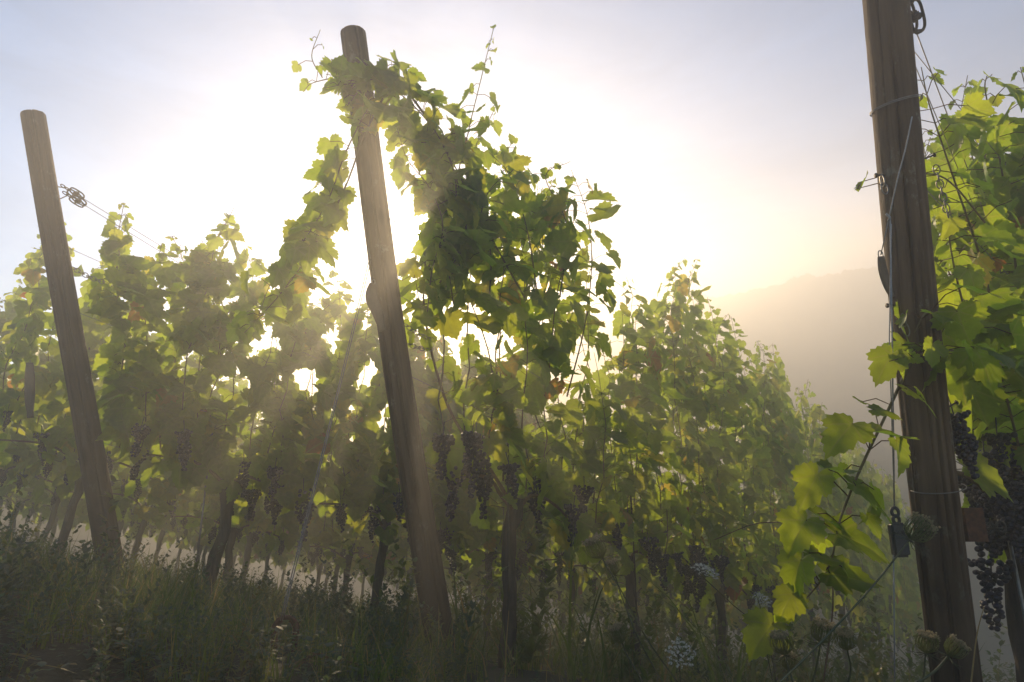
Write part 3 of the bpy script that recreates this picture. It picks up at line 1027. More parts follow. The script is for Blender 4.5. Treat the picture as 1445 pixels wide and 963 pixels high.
# ------------------------------------------------------------------ posts
def post(name_label, key, r0, r1, seed, bury=.35, bevel=.012):
    a, b_ = POSTS[key]
    ax = (b_ - a); ln = np.linalg.norm(ax); ax = ax / ln
    root = empty('wooden_post', a)
    q = Vector(ax).to_track_quat('Z', 'Y')
    root.rotation_mode = 'QUATERNION'; root.rotation_quaternion = q
    tag(root, name_label, 'post', 'leaning end posts of the vine rows')
    rg = np.random.RandomState(seed)
    n, m_ = 132, 90
    z = np.concatenate([np.linspace(-bury, ln - bevel, m_), ln - bevel * np.array([.6, .25, .05, 0])])
    r = np.interp(z, [-bury, ln], [r0, r1])
    r[-4:] -= np.array([.08, .30, .7, 1.0]) * bevel
    th = np.arange(n) / n * 2 * math.pi
    ph = rg.rand(6) * 6.28
    cracks = [(rg.uniform(0, 6.28), rg.uniform(.03, .055), rg.uniform(.006, .014), q0, q0 + rg.uniform(.4, 1.3), rg.uniform(1, 4)) for q0 in rg.uniform(-.2, ln - .2, 26)]
    cracks += [(rg.uniform(0, 6.28), .06, .016, ln - rg.uniform(.25, .6), ln + .2, 2) for _ in range(5)]
    V = []
    for i in range(len(z)):
        rr = r[i] * (1 + .018 * np.sin(2 * th + ph[0] + z[i] * .7) + .012 * np.sin(3 * th + ph[1] - z[i]) + .008 * np.sin(7 * th + ph[2] + 2 * z[i]) + .0022 * rg.normal(size=n))
        for (ct, cw, cd, z_a, z_b, wv) in cracks:
            if z_a < z[i] < z_b:
                e = min(1, (z[i] - z_a) / .12, (z_b - z[i]) / .12)
                dth = (th - ct - .06 * math.sin(z[i] * wv) + math.pi) % (2 * math.pi) - math.pi
                rr = rr - cd * e * np.exp(-(dth / cw) ** 2)
        sh = np.array([.010 * math.sin(z[i] * 1.7 + ph[3]), .010 * math.sin(z[i] * 1.3 + ph[4])])
        V.append(np.stack([rr * np.cos(th) + sh[0], rr * np.sin(th) + sh[1], np.full(n, z[i])], 1))
    mb = MB()
    Fc = []
    for i in range(len(z) - 1):
        for j in range(n):
            Fc.append((i * n + j, i * n + (j + 1) % n, (i + 1) * n + (j + 1) % n, (i + 1) * n + j))
    Fc.append(tuple((len(z) - 1) * n + j for j in range(n)))
    mb.add(np.concatenate(V), Fc)
    mb.build('shaft', M_POST, root)
    return root, np.array(q.to_matrix()), a, ax, ln


post_l, _, aL, axL, lnL = post('slim weathered round post leaning left at the left row end, two tensioners on it', 'left', .060, .053, 1)
post_m, _, aM, axM, lnM = post('tall weathered round post leaning left in the middle, vine leaves over its top', 'mid', .062, .054, 2)
post_r, _, aR, axR, lnR = post('thick brown wooden post at the right, cut off by the top edge', 'right', .058, .056, 3)


def on_post(a, ax, ln, py):
    """point of the axis seen at picture row py"""
    ks = np.linspace(-.15, 1.0, 400)[:, None]
    x, y, d = proj(a + ax * ln * ks)
    k = np.interp(py, y[::-1], ks[::-1, 0])
    return a + ax * ln * k


def attach(o, root):
    """parent keeping the world position"""
    bpy.context.view_layer.update()
    o.parent = root
    o.matrix_parent_inverse = (Matrix.Translation(root.location) @ root.rotation_quaternion.to_matrix().to_4x4()).inverted()


# nails, wire loop and bracket on the right post (world coordinates, parented to it)
side = nrm(np.cross(axR, [0, 1, 0]))
if side[0] < 0: side = -side
front = nrm(np.cross(side, axR))
if front[1] > 0: front = -front


def nail(py, sgn, root, a, ax, ln, r, length=.05, up=0.0):
    c = on_post(a, ax, ln, py)
    d = nrm(side * sgn + front * .15 + np.array([0, 0, up]))
    mb = MB()
    mb.tube([c + d * (r - .01), c + d * (r + length)], .0024, 8)
    e = c + d * (r + length)
    mb.tube([e, e + d * .003], .0062, 10)
    o = mb.build('nail', M_IRON, None)
    attach(o, root)
    return e


nail(246, -1, post_r, aR, axR, lnR, .058, .022)
nail(428, -1, post_r, aR, axR, lnR, .058, .030)
nail(236, 1, post_r, aR, axR, lnR, .058, .028, .3)
nail(590, 1, post_r, aR, axR, lnR, .06, .02, .5)


def ring_around(py, a, ax, ln, r, tilt, rad=.0014, name='wire_loop', root=None, turns=1.0):
    c = on_post(a, ax, ln, py)
    th = np.linspace(0, 2 * math.pi * turns, int(40 * turns))
    u = nrm(side + ax * tilt); v = nrm(np.cross(ax, side))
    pts = c + np.outer(np.cos(th) * r, u) + np.outer(np.sin(th) * r, v) + np.outer(th * .0006, ax)
    mb = MB(); mb.tube(pts, rad, 6)
    o = mb.build(name, M_STEEL, None)
    attach(o, root)


ring_around(152, aR, axR, lnR, .0625, .12, root=post_r, turns=2)
ring_around(690, aR, axR, lnR, .0645, .05, root=post_r, turns=1)


def link_ring(mb, c, d, up, L=.018, W=.010, r=.0016, n=14):
    """one oval chain link"""
    d = nrm(d); up = nrm(up - d * np.dot(up, d))
    th = np.linspace(0, 2 * math.pi, n)
    pts = c + np.outer(np.cos(th) * L, d) + np.outer(np.sin(th) * W, up)
    mb.tube(pts, r, 5, cap=False)


def chain(a, b, label, n=8, L=.016, W=.008, r=.0017, mat=M_STEEL, sag=.01):
    mb = MB()
    a, b = np.asarray(a), np.asarray(b)
    d = b - a
    for i in range(n):
        k = (i + .5) / n
        c = a + d * k - np.array([0, 0, sag * 4 * k * (1 - k)])
        up = np.array([0, 0, 1.0]) if i % 2 else nrm(np.cross(d, [0, 0, 1.0]))
        link_ring(mb, c - a, d, up, np.linalg.norm(d) / n * .72, W, r)
    o = mb.build('wire_chain', mat, None)
    o.location = tuple(a)
    tag(o, label, 'chain')
    return o


# bracket with a shackle low on the right post
c = on_post(aR, axR, lnR, 745) + side * .068
mb = MB(); mb.box(c + side * .014, (.05, .03, .085))
o = mb.build('bracket', M_RUST, None, smooth=False); attach(o, post_r)
chain(c + side * .03, c + side * .11 + np.array([0, .02, -.01]), 'short dark chain on the bracket low on the right post', n=4, W=.014, r=.003, mat=M_IRON)
e = on_post(aR, axR, lnR, 240) + side * .075 + front * .02
chain(e, e + side * .05 + np.array([0, .06, -.12]), 'thin steel chain hanging from a nail on the right post', n=8)
e = on_post(aR, axR, lnR, 246) - side * .072 + front * .02
chain(e, e + np.array([0.004, 0, -.045]), 'two loose wire rings hanging from the left nail of the right post', n=2, W=.009)
e = on_post(aR, axR, lnR, 440) - side * .062 + front * .03
chain(e, e + np.array([0.004, 0, -.05]), 'small wire ring below the toggle on the right post', n=2, W=.009)

# ------------------------------------------------------------------ wires
def wire(a, b, label, group, r=.0013, sag=.0, mat=M_STEEL, name='trellis_wire', cat='wire'):
    a, b = np.asarray(a, float), np.asarray(b, float)
    k = np.linspace(0, 1, 24)[:, None]
    p = (b - a) * k - np.array([0, 0, 1.0]) * sag * 4 * k * (1 - k)
    mb = MB(); mb.tube(p, r, 5)
    o = mb.build(name, mat, None)
    o.location = tuple(a)
    tag(o, label, cat, group)
    return o


def along(B, t, h, y=0.0):
    q = row_pt(B, t)
    return q + ND * y + np.array([0, 0, h])


HW = ['lowest', 'second', 'third', 'fourth']
for nm, B, (a, ax, ln), hts in (('middle', MID_B, (aM, axM, lnM), (.82, 1.2, 1.55, 1.95)), ('left', LEFT_B, (aL, axL, lnL), (.80, 1.15, 1.45, 1.78)), ('right', RIGHT_B, (aR, axR, lnR), (.85, 1.25, 1.6, 2.0))):
    for i, h in enumerate(hts):
        q = a + ax * h
        wire(q, along(B, 9, h * (1.1 if nm == 'middle' else 1.0), .05 * (-1) ** i), '%s trellis wire of the %s row, counted from the ground' % (HW[i], nm), 'trellis wires of the vine rows')


def tensioner(c, d, up, label, scale=1.0, seed=0):
    """ratchet wire tensioner: open oval frame, spool and a hooked strap towards the post"""
    root = empty('wire_tensioner', c)
    tag(root, label, 'tensioner', 'ratchet tensioners on the end posts')
    d = nrm(np.asarray(d, float)); up = nrm(np.asarray(up, float) - d * np.dot(up, d)); w_ = np.cross(d, up)
    S = scale
    mb = MB()
    for sg in (-1, 1):                       # two side plates shaped as open oval loops
        th = np.linspace(0, 2 * math.pi, 26)
        pts = np.outer(np.sign(np.cos(th)) * np.abs(np.cos(th)) ** .6 * .036 * S, d) + np.outer(np.sign(np.sin(th)) * np.abs(np.sin(th)) ** .7 * .017 * S, up) + w_ * sg * .011 * S
        mb.tube(pts, .0036 * S, 6, cap=False)
    for k in (-.034, .034):
        mb.tube([d * k * S - w_ * .011 * S, d * k * S + w_ * .011 * S], .004 * S, 8)
    mb.build('frame', M_IRON, root)
    mb = MB()
    mb.tube([-w_ * .019 * S, w_ * .019 * S], .0075 * S, 10)
    for sg in (-1, 1):                       # toothed wheel
        th = np.arange(0, 24) / 24 * 6.2832
        rr = np.where(np.arange(24) % 2 == 0, .0135, .0105) * S
        ringv = np.outer(np.cos(th) * rr, d) + np.outer(np.sin(th) * rr, up)
        A, B2 = ringv + w_ * sg * .005 * S, ringv + w_ * sg * .008 * S
        mb.add(np.vstack([A, B2]), [tuple(range(24)), tuple(range(47, 23, -1))] + [(j, 24 + j, 24 + (j + 1) % 24, (j + 1) % 24) for j in range(24)])
    mb.build('spool', M_IRON, root, smooth=False)
    mb = MB()
    for k in range(2):
        link_ring(mb, -d * (.046 + .02 * k) * S, d, up if k else w_, .013 * S, .007 * S, .0026 * S)
    mb.build('hook', M_IRON, root)
    return root


# twin tensioners on the left post and the twin top wires
for i, (pa, ta, tb) in enumerate((((86, 258), (107, 274), (300, 392)), ((90, 276), (110, 284), (312, 408)))):
    q0 = on_post(aL, axL, lnL, pa[1]) + nrm(RD) * .05
    dd = proj(q0)[2]
    q1 = un(ta[0], ta[1], dd + .04)
    q2 = un(tb[0], tb[1], dd + .72)
    d = q1 - q0
    tensioner(q1, q2 - q1, [0, .2, 1], ('upper' if i == 0 else 'lower') + ' of two iron wire tensioners beside the left post', 1.0)
    wire(q0, q1 - nrm(q2 - q1) * .05, ('upper' if i == 0 else 'lower') + ' twisted tie between left post and its tensioner', 'twisted ties at the left post', r=.0028, name='wire_tie', cat='wire tie')
    far = q1 + (q2 - q1) * 4
    wire(q1, far, ('upper' if i == 0 else 'lower') + ' of the twin top wires running down from the left post tensioners', 'trellis wires of the vine rows', r=.0016)
q = on_post(aL, axL, lnL, 372) + RD * .055
chain(q, un(152, 400, proj(q)[2] + .12), 'steel chain of oval links fixed to the left post', n=9, W=.012, r=.0022)
q = on_post(aM, axM, lnM, 452) + RD * .06
chain(q, un(612, 480, proj(q)[2] + .12), 'upper steel chain fixed to the middle post', n=8, W=.010, r=.002)
q = on_post(aM, axM, lnM, 480) + RD * .06
chain(q, un(610, 492, proj(q)[2] + .10), 'lower steel chain fixed to the middle post', n=6, W=.010, r=.002)
# top wires of the middle row
q = on_post(aM, axM, lnM, 118) + RD * .05
wire(q, along(MID_B, 5, 2.75), 'top trellis wire from the head of the middle post', 'trellis wires of the vine rows', r=.0018)
q2 = on_post(aM, axM, lnM, 300) + RD * .05
wire(q2, along(MID_B, 5, 2.2), 'wire crossing the glowing sun gap beside the middle post', 'trellis wires of the vine rows', r=.0018)
# right tensioner
tc_ = un(1288, 24, 1.92)
tensioner(tc_, np.array(un(1282, 0, 1.9)) * -1 + un(1294, 46, 1.94), [1, .2, .2], 'iron wire tensioner beside the thick right post at the top edge', 1.25)
q = on_post(aR, axR, lnR, -45) + side * .06
wire(q, un(1283, 2, 1.90), 'twisted tie between right post and its tensioner', 'twisted ties at the right post', r=.0028, name='wire_tie', cat='wire tie')
wire(un(1294, 48, 1.93), un(1400, 330, 2.6), 'top wire running down from the right post tensioner into the leaves', 'trellis wires of the vine rows', r=.0018)
wire(on_post(aR, axR, lnR, 90) + side * .06, un(1390, 330, 2.4), 'thin slack wire beside the right post tensioner wire', 'trellis wires of the vine rows', r=.0013)

# ------------------------------------------------------------------ guy cable and anchor of the middle post
anc = un(397, 958, 1.9)
anc[2] = float(gz(anc[0], anc[1]))
top = on_post(aM, axM, lnM, 300) - RD * .055
tie = un(522, 368, proj(top)[2] - .02)
ring_top = un(397, 876, proj(anc)[2])
for k in (-1, 1):
    mbp = spline([tie + np.array([.004 * k, 0, 0]), (tie + ring_top) / 2 + np.array([.003 * k, 0, -.01]), ring_top + np.array([.003 * k, 0, .0])], 24)
    mb = MB(); mb.tube(mbp - tie, .0017, 6)
    o = mb.build('guy_wire', M_STEEL, None); o.location = tuple(tie)
    tag(o, 'pale steel guy wire from the middle post down to the rusty loop', 'guy wire', 'twin strands of the middle guy wire')
mb = MB()
mb.tube([top - tie, [0, 0, 0]], .002, 6)
mb.tube([un(518, 350, proj(tie)[2]) - tie, un(527, 374, proj(tie)[2]) - tie], .003, 6)
o = mb.build('wire_tie', M_STEEL, None); o.location = tuple(tie)
tag(o, 'knotted wire tie on the left side of the middle post', 'wire tie')
# loop anchor: an iron rod bent to an eye
mb = MB()
rgt = np.array([1.0, .1, 0]); upv = np.array([0, 0, 1.0])
hh = ring_top[2] - anc[2]
pts = [anc - upv * .12 - rgt * .022, anc + upv * .02 - rgt * .026, anc + upv * (hh - .03) - rgt * .030]
th = np.linspace(math.pi, -.15, 12)
cc_ = anc + upv * (hh - .028)
pts += [cc_ + rgt * .03 * math.cos(t) + upv * .032 * math.sin(t) for t in th]
pts += [anc + upv * (hh - .085) + rgt * .026]
mb.tube(np.array(pts) - anc, .0092, 10, rough=.10, seed=3)
o = mb.build('anchor_loop', M_RUST, None); o.location = tuple(anc)
tag(o, 'rusty iron anchor loop standing out of the weeds', 'ground anchor')


# ------------------------------------------------------------------ hanging toggles, cord and weight
def toggle(path, wid, thick, label, side_v):
    """bent wooden/plastic plate: flat cross-section swept along a curve"""
    p = spline(path, 18)
    o0 = p[0].copy()
    sv = nrm(np.asarray(side_v, float))
    tan = nrm(np.gradient(p, axis=0))
    V = []
    k = np.linspace(0, 1, 18)
    wv = wid * (0.65 + .4 * np.sin(np.clip(k * 1.15, 0, 1) * math.pi) ** .7)
    for i in range(18):
        n_ = nrm(np.cross(tan[i], sv))
        s2 = np.cross(n_, tan[i])
        for (u, v_) in ((-1, -.5), (-.5, -1), (.5, -1), (1, -.5), (1, .5), (.5, 1), (-.5, 1), (-1, .5)):
            V.append(p[i] - o0 + s2 * u * wv[i] / 2 + n_ * v_ * thick / 2)
    Fc = [(i * 8 + j, i * 8 + (j + 1) % 8, (i + 1) * 8 + (j + 1) % 8, (i + 1) * 8 + j) for i in range(17) for j in range(8)]
    Fc += [tuple(range(7, -1, -1)), tuple(17 * 8 + j for j in range(8))]
    root = empty('wire_toggle', o0)
    tag(root, label, 'toggle')
    mb = MB(); mb.add(np.array(V), Fc); mb.build('plate', M_TOGGLE, root)
    mb = MB(); link_ring(mb, np.array([0, 0, .004]), np.array([0, 0, 1.0]), np.array([1.0, 0, 0]), .012, .006, .0016)
    mb.build('eye', M_STEEL, root)
    return root


dM = 2.70
toggle([un(527, 400, dM), un(524, 420, dM), un(533, 442, dM), un(540, 468, dM)], .045, .012, 'brown curved toggle plate hanging against the middle post', [1, .3, 0])
dR = 1.74
toggle([un(1243, 362, dR), un(1246, 382, dR), un(1252, 402, dR), un(1259, 420, dR)], .026, .01, 'brown curved toggle plate hanging against the right post', [1, .4, 0])
dL = 4.3
toggle([un(42, 512, dL), un(42, 540, dL), un(42, 565, dL), un(43, 590, dL)], .055, .014, 'long dark toggle plate hanging left of the left post', [1, .3, 0])

# cord over the right post
cpts = P([(1287, 165, 1.70), (1279, 205, 1.69), (1266, 255, 1.69), (1255, 305, 1.70)])
mb = MB(); o0 = cpts[0]; mb.tube(spline(cpts, 18) - o0, .0017, 6)
mb.tube(spline(P([(1250, 302, 1.70), (1256, 308, 1.695), (1253, 312, 1.70)]), 6) - o0, .003, 6)
mb.tube(np.array(P([(1255, 306, 1.70), (1243, 360, 1.74)])) - o0, .0015, 6)
o = mb.build('tie_cord', M_CORD); o.location = tuple(o0)
tag(o, 'grey cord slung diagonally across the thick right post to the toggle', 'cord')
hang_top = un(1256, 306, 1.70)
hb = un(1262, 716, 1.70)
gnd = un(1263, 1010, 1.70)
mb = MB()
mb.tube(np.array([hang_top, un(1259, 480, 1.70), hb]) - hang_top, .0019, 6)
mb.tube(np.array([hb + [.004, 0, .03], un(1255, 480, 1.705), hang_top + [.0, 0, -.02]]) - hang_top, .0014, 6)
mb.tube(np.array([un(1261, 782, 1.70), un(1262, 900, 1.70), gnd]) - hang_top, .0016, 6)
o = mb.build('hanging_cable', M_CORD); o.location = tuple(hang_top)
tag(o, 'thin grey cable hanging straight down in front of the right post', 'cable')
wroot = empty('cable_weight', hb)
tag(wroot, 'black slab weight hanging on the thin cable left of the right post', 'weight')
bm = bmesh.new()
bmesh.ops.create_cube(bm, size=1)
bmesh.ops.scale(bm, vec=(.041, .022, .082), verts=bm.verts)
bmesh.ops.bevel(bm, geom=list(bm.edges), offset=.006, segments=3, affect='EDGES')
bmesh.ops.translate(bm, vec=(-.001, 0, -.078), verts=bm.verts)
me = bpy.data.meshes.new('body'); bm.to_mesh(me); bm.free()
link('body', me, M_RUBBER, wroot)
mb = MB()
th = np.linspace(0, 2 * math.pi, 20)
for zc, r_ in ((-.012, .0105), (-.030, .0095)):
    mb.tube(np.stack([np.cos(th) * r_ * .8, np.zeros(20), zc + np.sin(th) * r_], 1), .0042, 8, cap=False)
mb.build('eyelet', M_RUBBER, wroot)
mb = MB()
for sx in (-.011, .009):
    mb.tube(np.array([(sx - .006, -.0125, -.058), (sx, -.0135, -.064), (sx + .006, -.0125, -.058)]), .0022, 6)
mb.build('clip', M_IRON, wroot)

# vine stakes (thin rods beside the trunks)
for B, t_, dx, h, lb in ((RIGHT_B, .46, -.045, .98, 'pale metal stake in front of the trunk behind the right post'),
                         (MID_B, .40, -.03, 1.25, 'thin dark stake beside the first trunk of the middle row'),
                         (LEFT_B, .42, -.05, 1.0, 'pale thin stake beside the trunk right of the left post'),
                         (MID_B, 1.62, -.03, 1.2, 'thin dark stake beside the second trunk of the middle row')):
    q = row_pt(B, t_) + ND * -.04 + RD * dx
    mb = MB(); mb.tube(np.array([(0, 0, -.15), (.004, 0, h * .5), (.0, .004, h)]), .0055, 8)
    mb.tube(np.array([(0, .004, h), (0, .004, h + .004)]), .006, 8)
    o = mb.build('vine_stake', M_STEEL if 'pale' in lb else M_IRON); o.location = tuple(q)
    tag(o, lb, 'stake')

# ------------------------------------------------------------------ weeds with seed heads
def seed_head(c, d, size, rg, open_=.0):
    """wild carrot 'bird nest': curved rays ending in bristly seed clusters"""
    d = nrm(np.asarray(d, float))
    a = nrm(np.cross(d, [.3, .9, .2])); b = np.cross(d, a)
    mb = MB()
    sv, sf = ICO1
    Vs, Ts, tints = [], [], []
    off = 0
    rays = MB()
    for i in range(46):
        ph = i * 2.39996
        k = math.sqrt((i + .5) / 46)
        w_ = size * .52 * k
        rim = size * (1.0 - .25 * (1 - k)) + rg.uniform(-.05, .05) * size
        r_end = w_ * (.78 + .5 * open_)
        rad = math.cos(ph) * a + math.sin(ph) * b
        pts = spline([c, c + d * size * .30 + rad * w_ * .95, c + d * rim * .7 + rad * w_ * 1.08, c + d * rim + rad * r_end], 7)
        rays.tube(pts - c, .00075, 3, cap=False)
        for j in range(7):
            q = pts[-1] + rg.normal(0, size * .045, 3)
            rr = size * rg.uniform(.022, .04)
            Vs.append(sv * np.array([rr, rr, rr]) * (1 + .5 * rg.rand(len(sv), 1)) + q - c); Ts.append(sf + off); off += len(sv)
            tints.append(np.full(len(sv), rg.uniform(.6, 1)))
            # bristles
            for _ in range(3):
                dr = nrm(rg.normal(0, 1, 3) + rad * .8 + d * .6)
                s1 = nrm(np.cross(dr, rg.normal(0, 1, 3))) * .0004
                e = q + dr * size * rg.uniform(.06, .11)
                Vs.append(np.array([q - s1, q + s1, e]) - c); Ts.append(np.array([[0, 1, 2]]) + off); off += 3
                tints.append(np.full(3, 1.0))
    # the side rays carry fuzz over their whole length
    for i in range(260):
        ph = rg.uniform(0, 6.28); h = rg.uniform(.15, 1.0)
        rad = math.cos(ph) * a + math.sin(ph) * b
        prof = size * .52 * (math.sin(min(1, h * 1.1) * math.pi * .62) * 1.05)
        q = c + d * size * h + rad * prof
        dr = nrm(rad + d * rg.uniform(.2, 1) + rg.normal(0, .3, 3))
        s1 = nrm(np.cross(dr, d)) * size * .018
        e = q + dr * size * rg.uniform(.08, .16)
        Vs.append(np.array([q - s1, q + s1, e]) - c); Ts.append(np.array([[0, 1, 2]]) + off); off += 3
        tints.append(np.full(3, rg.uniform(.2, .9)))
    V = np.concatenate(Vs); T = np.concatenate(Ts); ti = np.concatenate(tints)
    rv = np.concatenate(rays.v)
    rt = []
    for q in rays.f:
        rt += [(q[0], q[1], q[2]), (q[0], q[2], q[3])]
    T = np.concatenate([T, np.array(rt) + len(V)]); V = np.concatenate([V, rv]); ti = np.concatenate([ti, np.full(len(rv), .15)])
    return tri_mesh('seed_head', V, T, {'tint': ('FLOAT', ti)}, smooth=False)


def carrot(pts, size, label, seed, r=.0022, bracts=True):
    rg = np.random.RandomState(seed)
    sp = spline(pts, 24)
    base = sp[0]
    root = empty('wild_carrot', base)
    tag(root, label, 'wild carrot', 'wild carrot seed heads')
    mb = MB(); mb.tube(sp - base, np.linspace(r * 1.2, r * .8, 24), 7)
    mb.build('stem', M_STEM, root)
    d = sp[-1] - sp[-3]
    me = seed_head(sp[-1], d, size, rg, open_=rg.uniform(-.1, .35))
    o = link('seed_head', me, M_HEAD, root); o.location = tuple(sp[-1] - base)
    if bracts:
        d = nrm(d); a = nrm(np.cross(d, [.2, .9, .3])); b = np.cross(d, a)
        mb = MB()
        for i in range(9):
            ph = i * .7 + rg.rand() * .3
            rad = math.cos(ph) * a + math.sin(ph) * b
            e = sp[-1] - base
            mb.tube(spline([e, e + rad * size * .45 - d * size * .12, e + rad * size * .8 + d * size * rg.uniform(-.35, .1)], 6), np.linspace(.0009, .0003, 6), 4)
        mb.build('bract', M_STEM, root)
    return root


carrot(P([(965, 975, 1.9), (915, 905, 1.92), (880, 840, 1.95), (850, 788, 1.97)]), .062, 'largest pale seed head on a long slanting stem before the dark grapes', 1)
carrot(P([(945, 980, 1.98), (905, 910, 2.0), (880, 850, 2.05), (868, 812, 2.07)]), .044, 'small seed head tucked just below right of the largest one', 2)
carrot(P([(920, 985, 2.0), (900, 950, 2.0), (885, 925, 2.02), (878, 908, 2.03)]), .052, 'dark closed seed head low beside the second trunk', 3, bracts=False)
carrot(P([(1088, 975, 1.35), (1150, 915, 1.38), (1225, 835, 1.42), (1284, 762, 1.45)]), .052, 'seed head on the long arching stem right below the black weight', 4)
carrot(P([(1135, 1010, 1.4), (1118, 960, 1.42), (1108, 925, 1.43)]), .044, 'pale seed head under the lowest hanging vine leaf', 5)
carrot(P([(1135, 1000, 1.5), (1150, 950, 1.5), (1158, 908, 1.5)]), .046, 'pale flat topped seed head right of the lowest hanging leaf', 6)
carrot(P([(1290, 1020, 1.45), (1302, 965, 1.46), (1306, 922, 1.46)]), .042, 'upright seed head close to the foot of the right post', 7)
carrot(P([(1285, 970, 1.33), (1318, 948, 1.33), (1338, 926, 1.33)]), .036, 'brown seed head on a bent stalk before the foot of the right post', 8)
carrot(P([(1185, 1000, 1.55), (1200, 950, 1.55), (1196, 918, 1.55)]), .044, 'dark green seed head among stems left of the right post', 9, bracts=False)
carrot(P([(1105, 1010, 1.5), (1110, 970, 1.5), (1112, 945, 1.5)]), .034, 'small dark seed head at the bottom edge', 10, bracts=False)


def umbel(pts, size, label, seed, tilt=(0, -.3, 1)):
    rg = np.random.RandomState(seed)
    sp = spline(pts, 20); base = sp[0]
    root = empty('umbel_flower', base)
    tag(root, label, 'flower', 'white umbel flowers')
    mb = MB(); mb.tube(sp - base, .0016, 6)
    d = nrm(np.asarray(tilt, float)); a = nrm(np.cross(d, [.2, .9, .3])); b = np.cross(d, a)
    c = sp[-1] - base
    Vs, Ts, off, ti = [], [], 0, []
    for i in range(26):
        ph = i * 2.39996; k = math.sqrt((i + .5) / 26)
        rad = (math.cos(ph) * a + math.sin(ph) * b) * size * k
        e = c + rad + d * size * (.75 - .25 * k * k)
        mb.tube(spline([c, c + rad * .5 + d * size * .3, e], 5), .0006, 3, cap=False)
        for j in range(11):
            q = e + rg.normal(0, size * .085, 3) * np.array([1, 1, .6])
            nn = nrm(d + rg.normal(0, .5, 3)); s1 = nrm(np.cross(nn, rg.normal(0, 1, 3))); s2 = np.cross(nn, s1)
            w_ = size * rg.uniform(.04, .075)
            for m_ in range(5):
                t = m_ * 1.2566
                u = math.cos(t) * s1 + math.sin(t) * s2; v_ = -math.sin(t) * s1 + math.cos(t) * s2
                Vs.append(np.array([q, q + u * w_ * .7 + v_ * w_ * .35 + nn * w_ * .2, q + u * w_, q + u * w_ * .7 - v_ * w_ * .35 + nn * w_ * .2]))
                Ts.append(np.array([[0, 1, 2], [0, 2, 3]]) + off); off += 4; ti.append(np.full(4, rg.rand()))
    mb.build('stem', M_STEM, root)
    link('flower_head', tri_mesh('flower_head', np.concatenate(Vs), np.concatenate(Ts), {'tint': ('FLOAT', np.concatenate(ti))}, smooth=False), M_WHITE, root)


umbel(P([(1100, 990, 2.0), (1080, 900, 2.0), (1030, 850, 2.0), (992, 815, 2.0)]), .040, 'white umbel flower among the dark grapes of the middle row', 1, (.3, -.4, .9))
umbel(P([(962, 1010, 1.9), (960, 960, 1.9), (957, 925, 1.9)]), .040, 'white umbel flower near the bottom edge between two trunks', 2, (0, -.9, .4))
umbel(P([(1090, 960, 2.1), (1078, 900, 2.1), (1072, 852, 2.1)]), .030, 'small white umbel behind the leftmost hanging leaves', 3, (.2, -.6, .7))

# arching reddish bramble stem
mb = MB(); pp = spline(P([(1160, 980, 1.9), (1175, 830, 1.95), (1140, 752, 2.0), (1075, 738, 2.05), (1008, 762, 2.08)]), 26)
mb.tube(pp - pp[0], np.linspace(.0026, .0012, 26), 6)
o = mb.build('bramble_cane', M_CANE); o.location = tuple(pp[0])
tag(o, 'thin reddish bramble cane arching over the white flower', 'bramble')


# tall dry stalks
def stalk(pts, label, r=.0026, seed=0, mat=M_STRAW, ear=False):
    sp = spline(pts, 16)
    mb = MB(); mb.tube(sp - sp[0], np.linspace(r, r * .45, 16), 6)
    if ear:
        rg = np.random.RandomState(seed)
        for i in range(22):
            k = .72 + .28 * i / 22
            q = sp[min(15, int(k * 15))] - sp[0]
            dr = nrm(rg.normal(0, 1, 3) + [0, 0, 1.2])
            mb.tube([q, q + dr * .012], [.0012, .0003], 4)
    o = mb.build('dry_grass_stalk', mat); o.location = tuple(sp[0])
    tag(o, label, 'grass stalk', 'dry yellow grass stalks')


stalk(P([(652, 985, 2.0), (662, 920, 2.0), (676, 888, 2.0)]), 'pair of bent yellow straws just right of the middle post foot', seed=1)
stalk(P([(690, 985, 2.05), (682, 930, 2.05), (672, 915, 2.05)]), 'short yellow straw leaning left right of the middle post foot', seed=2)
stalk(P([(712, 985, 2.05), (714, 920, 2.05), (718, 862, 2.05)]), 'tall yellow straw against the first trunk of the middle row', seed=3)
stalk(P([(560, 985, 1.7), (540, 930, 1.72), (522, 882, 1.74)]), 'long pale straw leaning left of the middle post foot', r=.002, seed=4)
stalk(P([(645, 985, 1.95), (643, 950, 1.95), (641, 900, 1.95)]), 'upright orange straw close to the middle post foot', seed=5)
stalk(P([(60, 985, 1.5), (52, 900, 1.55), (40, 850, 1.6), (62, 838, 1.6)]), 'thin straw bent over in the left weeds', r=.0015, seed=6, ear=True)
stalk(P([(1368, 985, 1.5), (1378, 900, 1.5), (1388, 858, 1.5)]), 'reddish straw before the foot of the right post', r=.0018, seed=7)
stalk(P([(150, 985, 1.5), (118, 905, 1.55), (70, 842, 1.6)]), 'slender straw arching left in the left weeds', r=.0013, seed=8)
stalk(P([(770, 985, 2.3), (772, 940, 2.3), (778, 905, 2.3)]), 'short straw between the first two trunks of the middle row', r=.002, seed=9, ear=True)


